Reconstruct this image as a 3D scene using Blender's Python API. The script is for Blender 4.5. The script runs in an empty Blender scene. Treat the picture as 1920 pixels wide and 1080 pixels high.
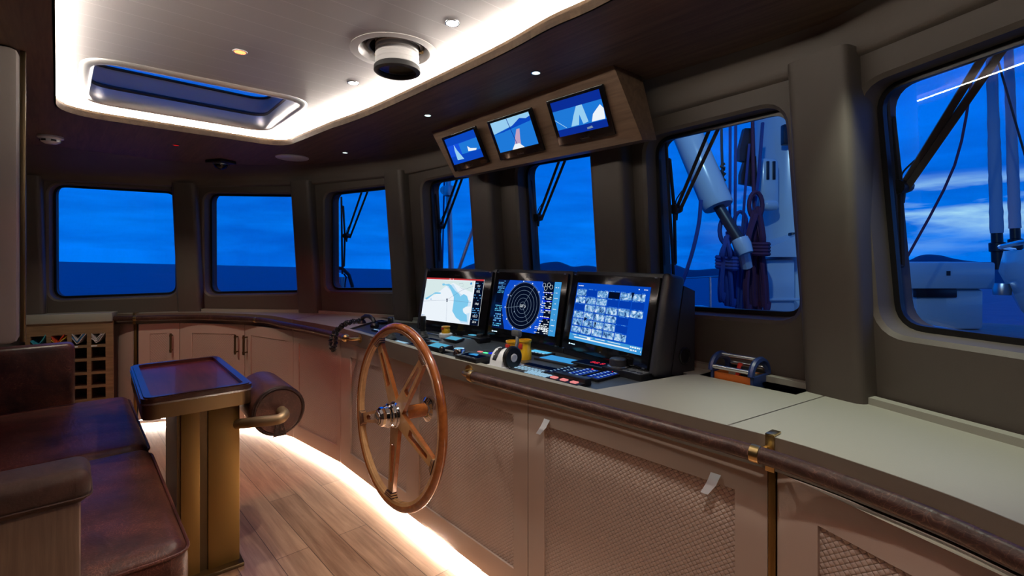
import bpy, bmesh, math, random
from mathutils import Vector, Matrix
random.seed(7)
V = Vector
sc = bpy.context.scene
COL = sc.collection
# ------------------------------------------------------------------ camera
CAM = V((0, 0, 1.45)); FPX = 915.0; HZ = 487.0
cd = bpy.data.cameras.new('camera'); cam = bpy.data.objects.new('camera', cd); COL.objects.link(cam)
cam.location = CAM; cam.rotation_euler = (math.pi/2, 0, 0)
cd.sensor_width = 36; cd.lens = 36*FPX/1920; cd.shift_y = -(540-HZ)/1920; cd.clip_start = .05; cd.clip_end = 30000
sc.camera = cam
# ------------------------------------------------------------------ view + world
sc.view_settings.view_transform = 'Standard'; sc.view_settings.look = 'None'
sc.view_settings.exposure = 0; sc.view_settings.gamma = 1; sc.view_settings.use_curve_mapping = False
sc.cycles.use_denoising = True
sc.cycles.max_bounces = 8; sc.cycles.transparent_max_bounces = 12; sc.cycles.sample_clamp_indirect = 4
def lin(r, g, b):
    f = lambda c: (c/255/12.92 if c/255 <= .04045 else ((c/255+.055)/1.055)**2.4)
    return (f(r), f(g), f(b))
class NT:
    def __init__(s, tree):
        s.t = tree; tree.nodes.clear()
    def n(s, kind, **kw):
        x = s.t.nodes.new('ShaderNode'+kind)
        for k, v in kw.items(): setattr(x, k, v)
        return x
    def l(s, a, b): s.t.links.new(a, b)
    def math(s, op, a, b=None, c=None):
        x = s.n('Math', operation=op)
        for i, q in enumerate((a, b, c)):
            if q is None: continue
            if isinstance(q, (int, float)): x.inputs[i].default_value = q
            else: s.l(q, x.inputs[i])
        return x.outputs[0]
    def ramp(s, fac, stops, interp='LINEAR'):
        x = s.n('ValToRGB'); x.color_ramp.interpolation = interp
        e = x.color_ramp.elements
        while len(e) < len(stops): e.new(.5)
        for q, (p, c) in zip(e, stops): q.position = p; q.color = (*c, 1)
        s.l(fac, x.inputs[0]); return x.outputs[0]
    def mix(s, fac, a, b, blend='MIX'):
        x = s.n('Mix', data_type='RGBA', blend_type=blend)
        for i, q in ((0, fac), (6, a), (7, b)):
            if isinstance(q, (int, float)): x.inputs[i].default_value = q
            elif isinstance(q, tuple): x.inputs[i].default_value = (*q, 1)
            else: s.l(q, x.inputs[i])
        return x.outputs[2]
    def noise(s, vec, scale, detail=4, rough=.55, dist=0):
        x = s.n('TexNoise'); x.inputs['Scale'].default_value = scale; x.inputs['Detail'].default_value = detail
        x.inputs['Roughness'].default_value = rough; x.inputs['Distortion'].default_value = dist
        if vec is not None: s.l(vec, x.inputs['Vector'])
        return x.outputs[0]
    def mapping(s, vec, scale=(1, 1, 1), rot=(0, 0, 0), loc=(0, 0, 0)):
        x = s.n('Mapping'); x.inputs['Scale'].default_value = scale; x.inputs['Rotation'].default_value = rot; x.inputs['Location'].default_value = loc
        s.l(vec, x.inputs['Vector']); return x.outputs[0]
w = bpy.data.worlds.new('dusk_sky'); sc.world = w; w.use_nodes = True
q = NT(w.node_tree)
tc = q.n('TexCoord'); sep = q.n('SeparateXYZ'); q.l(tc.outputs['Generated'], sep.inputs[0])
el = q.math('ADD', sep.outputs[2], q.math('MULTIPLY', sep.outputs[0], .0233))
grad = q.ramp(el, [(0, lin(0, 128, 255)), (.06, lin(0, 132, 255)), (.14, lin(0, 126, 255)), (.3, lin(0, 108, 238)), (.45, lin(0, 92, 220)), (.62, lin(0, 112, 235)), (1, lin(0, 100, 225))])
# cloud streaks: layers that lie flat, so they crowd together towards the horizon
den = q.math('ADD', q.math('MAXIMUM', el, 0), .16)
cu = q.n('CombineXYZ'); q.l(q.math('DIVIDE', sep.outputs[0], den), cu.inputs[0]); q.l(q.math('DIVIDE', sep.outputs[1], den), cu.inputs[1])
n1 = q.noise(cu.outputs[0], .75, 6, .55, .3)
n2 = q.noise(q.mapping(tc.outputs['Generated'], (3, 3, 26)), 1.0, 4, .5)
cl = q.math('ADD', q.math('MULTIPLY', n1, .7), q.math('MULTIPLY', n2, .3))
dark = q.ramp(cl, [(.38, (0, 0, 0)), (.62, (1, 1, 1))])
c1 = q.mix(q.math('MULTIPLY', dark, .75), grad, lin(0, 72, 190))
# light cloud bank low towards the starboard bow
azm = q.math('ARCTAN2', sep.outputs[0], sep.outputs[1])
bank = q.math('MULTIPLY', q.ramp(azm, [(.36, (0, 0, 0)), (.62, (1, 1, 1)), (1, (1, 1, 1))]),
              q.ramp(el, [(.0, (0, 0, 0)), (.045, (.25, .25, .25)), (.08, (1, 1, 1)), (.125, (1, 1, 1)), (.15, (0, 0, 0))]))
n3 = q.noise(q.mapping(tc.outputs['Generated'], (5, 5, 24)), 1.3, 5, .55, .2)
wht = q.math('MULTIPLY', bank, q.ramp(n3, [(.44, (0, 0, 0)), (.68, (1, 1, 1))]))
c2 = q.mix(wht, c1, lin(170, 225, 255))
bg = q.n('Background'); q.l(c2, bg.inputs[0]); bg.inputs[1].default_value = 1.0
wo = q.n('OutputWorld'); q.l(bg.outputs[0], wo.inputs[0])

# ------------------------------------------------------------------ pixel -> place
def P(px, py, z):                      # the point of height z seen at a pixel
    d = FPX*(CAM.z-z)/(py-HZ); return V(((px-960)/FPX*d, d, z))
def D(px, py, d): return V(((px-960)/FPX*d, d, CAM.z-(py-HZ)/FPX*d))
def ray(px, py): return V(((px-960)/FPX, 1, -(py-HZ)/FPX))
def hit(px, py, p0, n):
    r = ray(px, py); t = (p0-CAM).dot(n)/r.dot(n); return CAM+r*t
def AX(az):                            # local x along heading az, y to its left (forward), z up
    a = math.radians(az); return V((math.sin(a), math.cos(a), 0)), V((-math.cos(a), math.sin(a), 0))
def FR(p, az=137):
    x, y = AX(az); m = Matrix.Identity(4)
    for i in range(3): m[i][0] = x[i]; m[i][1] = y[i]; m[i][2] = (0, 0, 1)[i]; m[i][3] = p[i]
    return m
def BASIS(o, x, y, z):
    m = Matrix.Identity(4)
    for i in range(3): m[i][0] = x[i]; m[i][1] = y[i]; m[i][2] = z[i]; m[i][3] = o[i]
    return m
# ------------------------------------------------------------------ materials
MATS = {}
def newmat(name):
    m = bpy.data.materials.new(name); m.use_nodes = True; MATS[name] = m; return m, NT(m.node_tree)
def finish(nt, bs):
    o = nt.n('OutputMaterial'); nt.l(bs.outputs[0], o.inputs[0])
def bsdf(nt, col=None, rough=.5, metal=0, coat=0, spec=.5):
    b = nt.n('BsdfPrincipled'); b.inputs['Roughness'].default_value = rough; b.inputs['Metallic'].default_value = metal
    b.inputs['Coat Weight'].default_value = coat; b.inputs['Coat Roughness'].default_value = .06; b.inputs['Specular IOR Level'].default_value = spec
    if isinstance(col, tuple): b.inputs['Base Color'].default_value = (*col, 1)
    elif col is not None: nt.l(col, b.inputs['Base Color'])
    return b
def bump(nt, h, bs, strength=.3, dist=.01):
    x = nt.n('Bump'); x.inputs['Strength'].default_value = strength; x.inputs['Distance'].default_value = dist
    nt.l(h, x.inputs['Height']); nt.l(x.outputs[0], bs.inputs['Normal'])
def plain(name, c, rough=.5, metal=0, coat=0, spec=.5, grain=0):
    m, t = newmat(name); b = bsdf(t, c, rough, metal, coat, spec)
    if grain:
        o = t.n('TexCoord').outputs['Object']; bump(t, t.noise(o, grain, 3), b, .15, .002)
    finish(t, b); return m
def emis(name, c, s=1):
    m, t = newmat(name); e = t.n('Emission'); e.inputs[0].default_value = (*c, 1); e.inputs[1].default_value = s; finish(t, e); return m
def leather(name, c1, c2, rough=.5, scale=7, bs=.25, crease=None, spec=.5):
    m, t = newmat(name); o = t.n('TexCoord').outputs['Object']
    a = t.noise(o, scale, 7, .65, .6)
    col = t.ramp(a, [(.3, c1), (.72, c2)])
    if crease:                            # pale scuffed lines of worn hide
        v = t.n('TexVoronoi', feature='DISTANCE_TO_EDGE'); v.inputs['Scale'].default_value = 34
        x = t.n('VectorMath', operation='ADD'); t.l(o, x.inputs[0])
        nz = t.n('TexNoise'); nz.inputs['Scale'].default_value = 5; t.l(o, nz.inputs['Vector']); t.l(nz.outputs[1], x.inputs[1]); t.l(x.outputs[0], v.inputs['Vector'])
        k = t.ramp(v.outputs[0], [(0, (1, 1, 1)), (.06, (0, 0, 0))])
        col = t.mix(t.math('MULTIPLY', k, t.ramp(a, [(.38, (0, 0, 0)), (.62, (.55, .55, .55))])), col, crease)
    b = bsdf(t, col, rough, spec=spec)
    hh = t.math('ADD', t.math('MULTIPLY', t.noise(o, 160, 3), .3), t.noise(t.mapping(o, (5, 16, 9), (0, 0, .5)), 1.3, 3, .5, 1.2))
    bump(t, hh, b, bs, .006); finish(t, b); return m
def wood(name, c1, c2, rot=0, rough=.45, coat=0, scale=(2.2, 34, 34), plank=None, tilt=(0, 0), gap=.35):
    m, t = newmat(name); o = t.mapping(t.n('TexCoord').outputs['Object'], rot=(tilt[0], tilt[1], rot))
    g = t.noise(t.mapping(o, scale), 1, 6, .6, .9)
    g2 = t.noise(t.mapping(o, (scale[0]*3, scale[1]*4, scale[2]*4)), 1, 3)
    f = t.math('ADD', t.math('MULTIPLY', g, .75), t.math('MULTIPLY', g2, .25))
    if plank:
        br = t.n('TexBrick'); t.l(o, br.inputs['Vector'])
        br.inputs['Scale'].default_value = 1; br.inputs['Brick Width'].default_value = plank[0]; br.inputs['Row Height'].default_value = plank[1]
        br.inputs['Mortar Size'].default_value = .0016; br.inputs['Mortar Smooth'].default_value = 0
        br.inputs['Color1'].default_value = (0, 0, 0, 1); br.inputs['Color2'].default_value = (1, 1, 1, 1); br.inputs['Mortar'].default_value = (.5, .5, .5, 1)
        sp = t.n('SeparateColor'); t.l(br.outputs['Color'], sp.inputs[0])
        f = t.math('ADD', f, t.math('MULTIPLY', t.math('SUBTRACT', sp.outputs[0], .5), .16))
    col = t.ramp(f, [(.3, c1), (.7, c2)])
    if plank: col = t.mix(t.math('MULTIPLY', br.outputs['Fac'], 1), col, tuple(x*gap for x in c1))
    b = bsdf(t, col, rough, 0, coat); bump(t, f, b, .08, .003); finish(t, b); return m
def weave(name, c, pitch):
    m, t = newmat(name); s = t.n('SeparateXYZ'); t.l(t.n('TexCoord').outputs['Object'], s.inputs[0])
    u = t.math('DIVIDE', t.math('ADD', s.outputs[0], t.math('MULTIPLY', s.outputs[2], .8)), pitch)
    v = t.math('DIVIDE', t.math('SUBTRACT', t.math('MULTIPLY', s.outputs[2], 1.25), s.outputs[0]), pitch)
    par = t.math('PINGPONG', t.math('ADD', t.math('FLOOR', u), t.math('FLOOR', v)), 1)
    def arch(x, y):
        a = t.math('MULTIPLY', t.math('ABSOLUTE', t.math('SUBTRACT', t.math('FRACT', x), .5)), 2)
        b_ = t.math('MULTIPLY', t.math('ABSOLUTE', t.math('SUBTRACT', t.math('FRACT', y), .5)), 2)
        return t.math('MULTIPLY', t.math('SUBTRACT', 1, t.math('POWER', a, 6)), t.math('SUBTRACT', 1, t.math('MULTIPLY', t.math('POWER', b_, 2), .55)))
    h = t.math('ADD', t.math('MULTIPLY', arch(u, v), t.math('SUBTRACT', 1, par)), t.math('MULTIPLY', arch(v, u), par))
    col = t.ramp(h, [(.0, tuple(x*.16 for x in c)), (.5, c)])  # shade in the grooves between strands is put into the colour
    b = bsdf(t, col, .42); bump(t, h, b, .9, .004); finish(t, b); return m
def glass(name, ior=1.45, tint=(1, 1, 1)):
    m, t = newmat(name); lw = t.n('LayerWeight'); lw.inputs[0].default_value = .5
    f0 = ((ior-1)/(ior+1))**2*2; fr = t.math('ADD', t.math('MULTIPLY', t.math('POWER', lw.outputs['Facing'], 5), 1-f0), f0)
    tr = t.n('BsdfTransparent'); tr.inputs[0].default_value = (*tint, 1); gl = t.n('BsdfGlossy'); gl.inputs['Roughness'].default_value = 0
    mx = t.n('MixShader'); t.l(fr, mx.inputs[0]); t.l(tr.outputs[0], mx.inputs[1]); t.l(gl.outputs[0], mx.inputs[2]); finish(t, mx); return m
A49 = math.radians(47)
plain('taupe_leather', (.075, .062, .050), .55, grain=220)
plain('headliner', (.085, .070, .057), .6, grain=180)
plain('cabinet_paint', (.46, .36, .30), .42, grain=260)
weave('woven_leather', (.50, .39, .33), .0185)
plain('worktop', (.27, .265, .22), .5, grain=240)
plain('fascia', (.125, .098, .074), .5, grain=240)
plain('black', (.006, .006, .007), .35); plain('rubber', (.012, .012, .013), .6)
plain('dash', (.035, .042, .05), .42); plain('charcoal', (.022, .022, .026), .38); plain('grey_plastic', (.1, .105, .11), .4)
plain('bezel', (.004, .004, .005), .12)
plain('silver', (.72, .73, .74), .25, 1); plain('hatch_metal', (.55, .54, .53), .38, .8); plain('chrome', (.85, .86, .88), .06, 1); plain('steel', (.5, .52, .55), .3, 1)
plain('brass', (.62, .45, .2), .28, 1); plain('arm_bronze', (.5, .36, .2), .5, .85); plain('bronze', (.30, .21, .11), .35, 1); plain('dark_bronze', (.14, .10, .055), .4, 1)
plain('brushed_brass', (.34, .21, .07), .45, 1)
plain('white_plastic', (.7, .72, .75), .3, coat=.3); plain('white_paint', (.62, .61, .6), .35)
plain('yellow', (.75, .42, .01), .35, coat=.3); plain('orange', (.55, .13, .015), .4); plain('red_plastic', (.5, .03, .02), .35)
plain('navy', (.012, .03, .12), .4); plain('skylight_grey', (.50, .43, .36), .4); plain('fabric_white', (.6, .55, .54), .7)
plain('fabric_blue', (.05, .22, .5), .7); plain('fabric_red', (.6, .07, .02), .7); plain('fabric_teal', (.03, .3, .4), .7); plain('fabric_yellow', (.7, .4, .03), .7)
plain('hull_white', (.5, .56, .58), .22, coat=.4); plain('rope_blue', (.02, .045, .2), .8); plain('rope_purple', (.075, .015, .05), .8)
plain('sail_cloth', (.4, .42, .46), .8, grain=40); plain('hill', (.03, .09, .15), 1)
plain('pale_grey', (.3, .26, .23), .55)
leather('brown_leather', (.022, .008, .006), (.12, .034, .020), .38, 5, .3, (.36, .13, .08), .32)
leather('roll_leather', (.045, .018, .013), (.15, .055, .037), .4, 6, .3, (.3, .14, .1))
leather('rail_leather', (.022, .010, .008), (.06, .028, .021), .38, 25, .3, (.2, .1, .07), .3)
leather('cap_leather', (.035, .019, .014), (.080, .038, .026), .55, 12, .25, None, .22)
wood('ceiling_oak', (.055, .033, .019), (.15, .095, .058), A49, .55)
wood('box_oak', (.085, .05, .03), (.19, .12, .075), 0, .42, tilt=(0, 0))
wood('rack_oak', (.14, .085, .042), (.30, .19, .10), 0, .45)
wood('sofa_oak', (.085, .046, .026), (.18, .108, .064), 0, .45, scale=(40, 40, 2.2))
wood('floor_walnut', (.24, .12, .065), (.62, .39, .25), A49, .33, .15, (1.6, 22, 22), plank=(1.25, .155))
wood('tray_wood', (.06, .018, .012), (.15, .05, .03), 0, .4, .12, (3, 26, 26))
wood('mahogany', (.20, .052, .012), (.42, .13, .03), 0, .22, 1, (14, 14, 14)); wood('light_wood', (.5, .27, .11), (.7, .41, .19), 0, .25, 1, (16, 16, 16))
plain('dark_wood', (.045, .014, .008), .3, coat=.3)
wood('deck_teak', (.15, .14, .13), (.3, .28, .26), A49, .6, 0, (2, 20, 20), plank=(4, .09))
wood('white_planks', (.47, .455, .455), (.47, .455, .455), math.radians(-43), .36, 0, plank=(9, .115), gap=1.3)
glass('window_glass', 1.5); glass('lens_glass', 1.45)
m, t = newmat('sea_water'); o = t.n('TexCoord').outputs['Object']; b = bsdf(t, (.0, .045, .19), .45, spec=.25)
bump(t, t.noise(t.mapping(o, (.5, .5, .5)), .3, 5), b, .5, 1.0); finish(t, b)
emis('cove_led', (1, .90, .80), 120); emis('toe_led', (1, .84, .70), 95); emis('lamp_white', (.95, 1, .97), 14); emis('lamp_dim', (.75, .95, .9), 2.2)
emis('lamp_red', (1, .10, .03), 9); emis('lamp_red_dim', (.5, .01, .01), 1); emis('led_green', (.1, 1, .4), 1.2); emis('led_red', (1, .03, .06), 1.1); emis('led_pink', (1, .3, .3), .8); emis('led_blue', (.5, .8, 1), 2.5)
emis('deck_light', (1, .85, .6), 60)
EM = dict(e_white=(235, 243, 250), e_land=(214, 232, 232), e_shallow=(200, 226, 246), e_water=(125, 200, 236), e_night=(4, 12, 34), e_red=(190, 50, 55), e_blue=(10, 70, 190),
          e_radar=(12, 75, 200), e_ring=(120, 140, 165), e_line=(90, 110, 150), e_panel=(8, 22, 60), e_cyan=(90, 190, 235), e_desk=(6, 72, 190), e_tile=(4, 58, 170),
          e_bar=(95, 165, 225), e_pic=(150, 195, 235), e_bluesky=(20, 80, 220), e_sea2=(30, 120, 215), e_pale=(150, 205, 240), e_peach=(190, 160, 190), e_lcd=(60, 150, 215), e_lcd2=(80, 165, 200), e_hill=(10, 45, 150), e_key=(150, 190, 215), e_royal=(15, 40, 230))
for k, c in EM.items(): emis(k, lin(*c))
m, t = newmat('e_thumb'); o = t.n('TexCoord').outputs['Object']; e = t.n('Emission')
t.l(t.ramp(t.noise(o, 42, 5, .7, .8), [(.36, lin(10, 40, 110)), (.5, lin(110, 170, 225)), (.64, lin(225, 240, 250))]), e.inputs[0]); finish(t, e)
M = lambda n: MATS[n]
# ------------------------------------------------------------------ mesh builder
class MB:
    def __init__(s): s.v = []; s.f = []; s.m = []; s.mats = []
    def mi(s, mat):
        if mat is None: return 0
        if mat not in s.mats: s.mats.append(mat)
        return s.mats.index(mat)
    def add(s, vs, fs, mat=None, X=None):
        b = len(s.v); k = s.mi(mat)
        for p in vs: s.v.append((X @ V(p)) if X is not None else V(p))
        for f in fs: s.f.append([i+b for i in f]); s.m.append(k)
        return s
    def bm(s, bm, mat=None, X=None):
        bm.verts.index_update(); s.add([v.co.copy() for v in bm.verts], [[v.index for v in f.verts] for f in bm.faces], mat, X); bm.free(); return s
    def box(s, c, d, bev=0, mat=None, X=None, seg=2):
        bm = bmesh.new(); bmesh.ops.create_cube(bm, size=1)
        for v in bm.verts: v.co = V((v.co.x*d[0]+c[0], v.co.y*d[1]+c[1], v.co.z*d[2]+c[2]))
        if bev: bmesh.ops.bevel(bm, geom=bm.edges[:], offset=min(bev, .49*min(d)), segments=seg, profile=.5, affect='EDGES')
        return s.bm(bm, mat, X)
    def rings(s, rs, mat=None, closed=True, cap0=True, cap1=True, loop=False):
        n = len(rs[0]); vs = [p for r in rs for p in r]; fs = []
        for i in range(len(rs)-(0 if loop else 1)):
            j = (i+1) % len(rs)
            for k in range(n if closed else n-1): fs.append([i*n+k, i*n+(k+1) % n, j*n+(k+1) % n, j*n+k])
        if not loop:
            if cap0: fs.append(list(range(n))[::-1])
            if cap1: fs.append([(len(rs)-1)*n+k for k in range(n)])
        return s.add(vs, fs, mat)
    def tube(s, pts, r, n=10, mat=None, closed=False, squash=1):
        pts = [V(p) for p in pts]; N = len(pts); rs = []
        rad = r if isinstance(r, (list, tuple)) else [r]*N
        T = []
        for i in range(N):
            a = pts[(i-1) % N] if (closed or i > 0) else pts[i]; b = pts[(i+1) % N] if (closed or i < N-1) else pts[i]
            d = b-a; T.append(d.normalized() if d.length > 1e-9 else V((0, 0, 1)))
        u = T[0].cross(V((0, 0, 1)));
        if u.length < .05: u = T[0].cross(V((1, 0, 0)))
        u.normalize()
        for i in range(N):
            u = (u-T[i]*u.dot(T[i])).normalized(); w_ = T[i].cross(u)
            rs.append([pts[i]+(u*math.cos(2*math.pi*k/n)+w_*math.sin(2*math.pi*k/n)*squash)*rad[i] for k in range(n)])
        return s.rings(rs, mat, loop=closed)
    def lathe(s, prof, n=24, mat=None, X=None, caps=True):    # profile (r, z) round local z
        rs = [[V((r*math.cos(2*math.pi*k/n), r*math.sin(2*math.pi*k/n), z)) for k in range(n)] for r, z in prof]
        if X is not None: rs = [[X @ p for p in r] for r in rs]
        return s.rings(rs, mat, cap0=caps, cap1=caps)
    def prism(s, poly, z0, z1, mat=None, X=None):
        n = len(poly); vs = [V((x, y, z0)) for x, y in poly]+[V((x, y, z1)) for x, y in poly]
        return s.add(vs, [list(range(n))[::-1], list(range(n, 2*n))]+[[i, (i+1) % n, n+(i+1) % n, n+i] for i in range(n)], mat, X)
    def fill(s, outer, holes, mat=None):                     # flat or warped sheet with holes
        bm = bmesh.new()
        for loop in [outer]+holes:
            vs = [bm.verts.new(p) for p in loop]
            for i in range(len(vs)): bm.edges.new((vs[i], vs[(i+1) % len(vs)]))
        bmesh.ops.triangle_fill(bm, edges=bm.edges[:], use_beauty=True); bmesh.ops.recalc_face_normals(bm, faces=bm.faces[:])
        return s.bm(bm, mat)
    def slab(s, outer, holes, dz, mat=None):                 # a sheet with holes, thickened by the vector dz
        t = MB(); t.fill(outer, holes); k = len(s.v)
        s.add(t.v, t.f, mat); s.add([p+dz for p in t.v], [f[::-1] for f in t.f], mat)
        for lp in [outer]+holes:
            n = len(lp); s.add([V(p) for p in lp]+[V(p)+dz for p in lp], [[i, (i+1) % n, n+(i+1) % n, n+i] for i in range(n)], mat)
        return s
    def strip(s, a, b, mat=None, closed=False):
        n = len(a); s.add(list(a)+list(b), [[i, (i+1) % n, n+(i+1) % n, n+i] for i in range(n if closed else n-1)], mat); return s
    def obj(s, name, mat=None, parent=None, Mx=None, sharp=32, weld=True):
        me = bpy.data.meshes.new(name); bm = bmesh.new(); vs = [bm.verts.new(p) for p in s.v]
        for f, k in zip(s.f, s.m):
            try: x = bm.faces.new([vs[i] for i in f]); x.material_index = k; x.smooth = True
            except ValueError: pass
        if weld: bmesh.ops.remove_doubles(bm, verts=bm.verts[:], dist=1e-5)
        bmesh.ops.recalc_face_normals(bm, faces=bm.faces[:])
        lim = math.radians(sharp)
        for e in bm.edges:
            if len(e.link_faces) != 2 or e.calc_face_angle(0) > lim: e.smooth = False
        bm.to_mesh(me); bm.free()
        for x in (s.mats or [mat]): me.materials.append(M(x if x else mat))
        o = bpy.data.objects.new(name, me); COL.objects.link(o)
        if parent is not None: o.parent = parent
        if Mx is not None: o.matrix_local = Mx if parent is not None else Mx
        if Mx is not None and parent is None: o.matrix_world = Mx
        return o
def tag(o, label=None, cat=None, group=None, kind=None):
    for k, v in (('label', label), ('category', cat), ('group', group), ('kind', kind)):
        if v: o[k] = v
    return o
def thing(name, label, cat, Mx=None, group=None):
    o = bpy.data.objects.new(name, None); COL.objects.link(o); o.empty_display_size = .05
    if Mx is not None: o.matrix_world = Mx
    return tag(o, label, cat, group)
def struct(o, label=None, cat=None): return tag(o, label, cat, None, 'structure')
def dup(root, Mx, label, group=None):
    r = root.copy(); COL.objects.link(r); r.matrix_world = Mx; r['label'] = label
    if group: r['group'] = group
    for ch in list(root.children):
        c = ch.copy(); COL.objects.link(c); c.parent = r
        for g in ch.children: d = g.copy(); COL.objects.link(d); d.parent = c
    return r
def text_mesh(mb, s, size, x, y, z, mat, align='LEFT', X=None):
    cu_ = bpy.data.curves.new('lettering', 'FONT'); cu_.body = s; cu_.size = size; cu_.align_x = align; cu_.resolution_u = 2
    o = bpy.data.objects.new('lettering', cu_); me = o.to_mesh()
    mb.add([V((v.co.x+x, v.co.y+y, z)) for v in me.vertices], [list(p.vertices) for p in me.polygons], mat, X)
    o.to_mesh_clear(); bpy.data.objects.remove(o); bpy.data.curves.remove(cu_)
def catmull(pts, k=8):
    out = []
    for i in range(len(pts)-1):
        p0 = pts[max(i-1, 0)]; p1 = pts[i]; p2 = pts[i+1]; p3 = pts[min(i+2, len(pts)-1)]
        for j in range(k):
            t_ = j/k; out.append(.5*((2*p1)+(p2-p0)*t_+(2*p0-5*p1+4*p2-p3)*t_*t_+(3*p1-p0-3*p2+p3)*t_**3))
    return out+[pts[-1]]
def arcs(poly, r, k=5):                # round the corners of a 2D polygon (r: number or list)
    out = []; n = len(poly)
    for i in range(n):
        p = V(poly[i]); a = V(poly[i-1])-p; b = V(poly[(i+1) % n])-p; rr = r[i] if isinstance(r, (list, tuple)) else r
        if rr <= 0: out.append(p); continue
        rr = min(rr, a.length*.49, b.length*.49); s_ = p+a.normalized()*rr; e_ = p+b.normalized()*rr
        for j in range(k+1):
            t_ = j/k; out.append(s_*(1-t_)**2+p*2*t_*(1-t_)+e_*t_*t_)
    return out
def rrect(w_, h_, r, k=4): return [(p.x, p.y) for p in arcs([(-w_/2, -h_/2), (w_/2, -h_/2), (w_/2, h_/2), (-w_/2, h_/2)], r, k)]
def grow(poly, d):
    c = sum((V(p) for p in poly), V((0,)*len(poly[0])))/len(poly); out = []
    n = len(poly)
    for i in range(n):
        e = (V(poly[(i+1) % n])-V(poly[i-1])); nn = V((e.y, -e.x)).normalized()
        if nn.dot(V(poly[i])-c) < 0: nn = -nn
        out.append(V(poly[i])+nn*d)
    return out
def ray_poly(ratio_az, poly):           # plan ray from the camera station at an azimuth against a polyline
    d = V((math.sin(ratio_az), math.cos(ratio_az))); best = None
    for a, b in zip(poly, poly[1:]):
        e = V((b.x-a.x, b.y-a.y)); den_ = d.x*e.y-d.y*e.x
        if abs(den_) < 1e-9: continue
        t_ = (a.x*e.y-a.y*e.x)/den_; u_ = (a.x*d.y-a.y*d.x)/den_
        if t_ > 0 and -1e-6 <= u_ <= 1+1e-6 and (best is None or t_ < best): best = t_
    return None if best is None else V((d.x*best, d.y*best))
px_az = lambda px: math.atan2(px-960, FPX)
SPOT = {}
def spot(name, p, target, power, color, angle, blend=.5, r=.03):
    l = bpy.data.lights.new(name, 'SPOT'); l.energy = power; l.color = color; l.spot_size = math.radians(angle); l.spot_blend = blend; l.shadow_soft_size = r
    o = bpy.data.objects.new(name, l); COL.objects.link(o); o.location = p
    o.rotation_euler = (V(target)-V(p)).to_track_quat('-Z', 'Y').to_euler(); o['kind'] = 'helper'; return o
ZC = 2.235; ZW = .98                       # lower ceiling, worktop
# ================================================================== SETTING
VX = [V((-4.01, 4.077)), V((-2.94, 4.51)), V((-1.78, 4.39)), V((-.81, 3.9)), V((-.086, 3.18)), V((.588, 2.504)), V((1.175, 1.707)), V((1.475, .753))]
ring = [V((-4.75, 3.5))]+VX+[V((1.62, -.3))]
RAKE = .09
def outn(a, b): e = b-a; return V((-e.y, e.x)).normalized()
BIS = []
for i in range(len(VX)):
    n_ = (outn(ring[i], ring[i+1])+outn(ring[i+1], ring[i+2])).normalized(); BIS.append(n_)
def wv(i, z, o=0): p = VX[i]+BIS[i]*(o-RAKE*(z-1)); return V((p.x, p.y, z))
class Panel:
    def __init__(s, i):
        s.i = i; s.a = wv(i, 1); s.b = wv(i+1, 1); s.L = (s.b-s.a).length
        s.n = (s.b-s.a).cross(wv(i, 2)-s.a).normalized(); n2 = outn(VX[i], VX[i+1])
        if s.n.x*n2.x+s.n.y*n2.y < 0: s.n = -s.n
    def pt(s, u, z, o=0): return wv(s.i, z)*(1-u/s.L)+wv(s.i+1, z)*(u/s.L)+s.n*o
    def uz(s, px, py, o):
        p = hit(px, py, s.a+s.n*o, s.n)-s.n*o; lo = wv(s.i, p.z); hi = wv(s.i+1, p.z); return V(((p-lo).dot(hi-lo)/(hi-lo).length_squared*s.L, p.z))
    def frame(s, px, py, o):             # matrix at a seen point: x along the pane, y up, z outward
        p = hit(px, py, s.a+s.n*o, s.n); x = (s.b-s.a).normalized(); y = s.n.cross(x); return BASIS(p, x, y, s.n)
PAN = [Panel(i) for i in range(7)]
GO = .085
WIN = [[(104, 349), (329, 362), (331, 549), (105, 557)], [(397, 366), (563, 368), (569, 545), (398, 548)], [(624, 365), (760, 350), (768, 541), (625, 541)],
       [(808, 344), (930, 322), (940, 520), (818, 522)], [(988, 311), (1150, 283), (1162, 524), (1001, 526)], [(1233, 265), (1481, 207), (1510, 590), (1246, 574)], [(1650, 171), (2330, -95), (2330, 760), (1690, 610)]]
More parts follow.
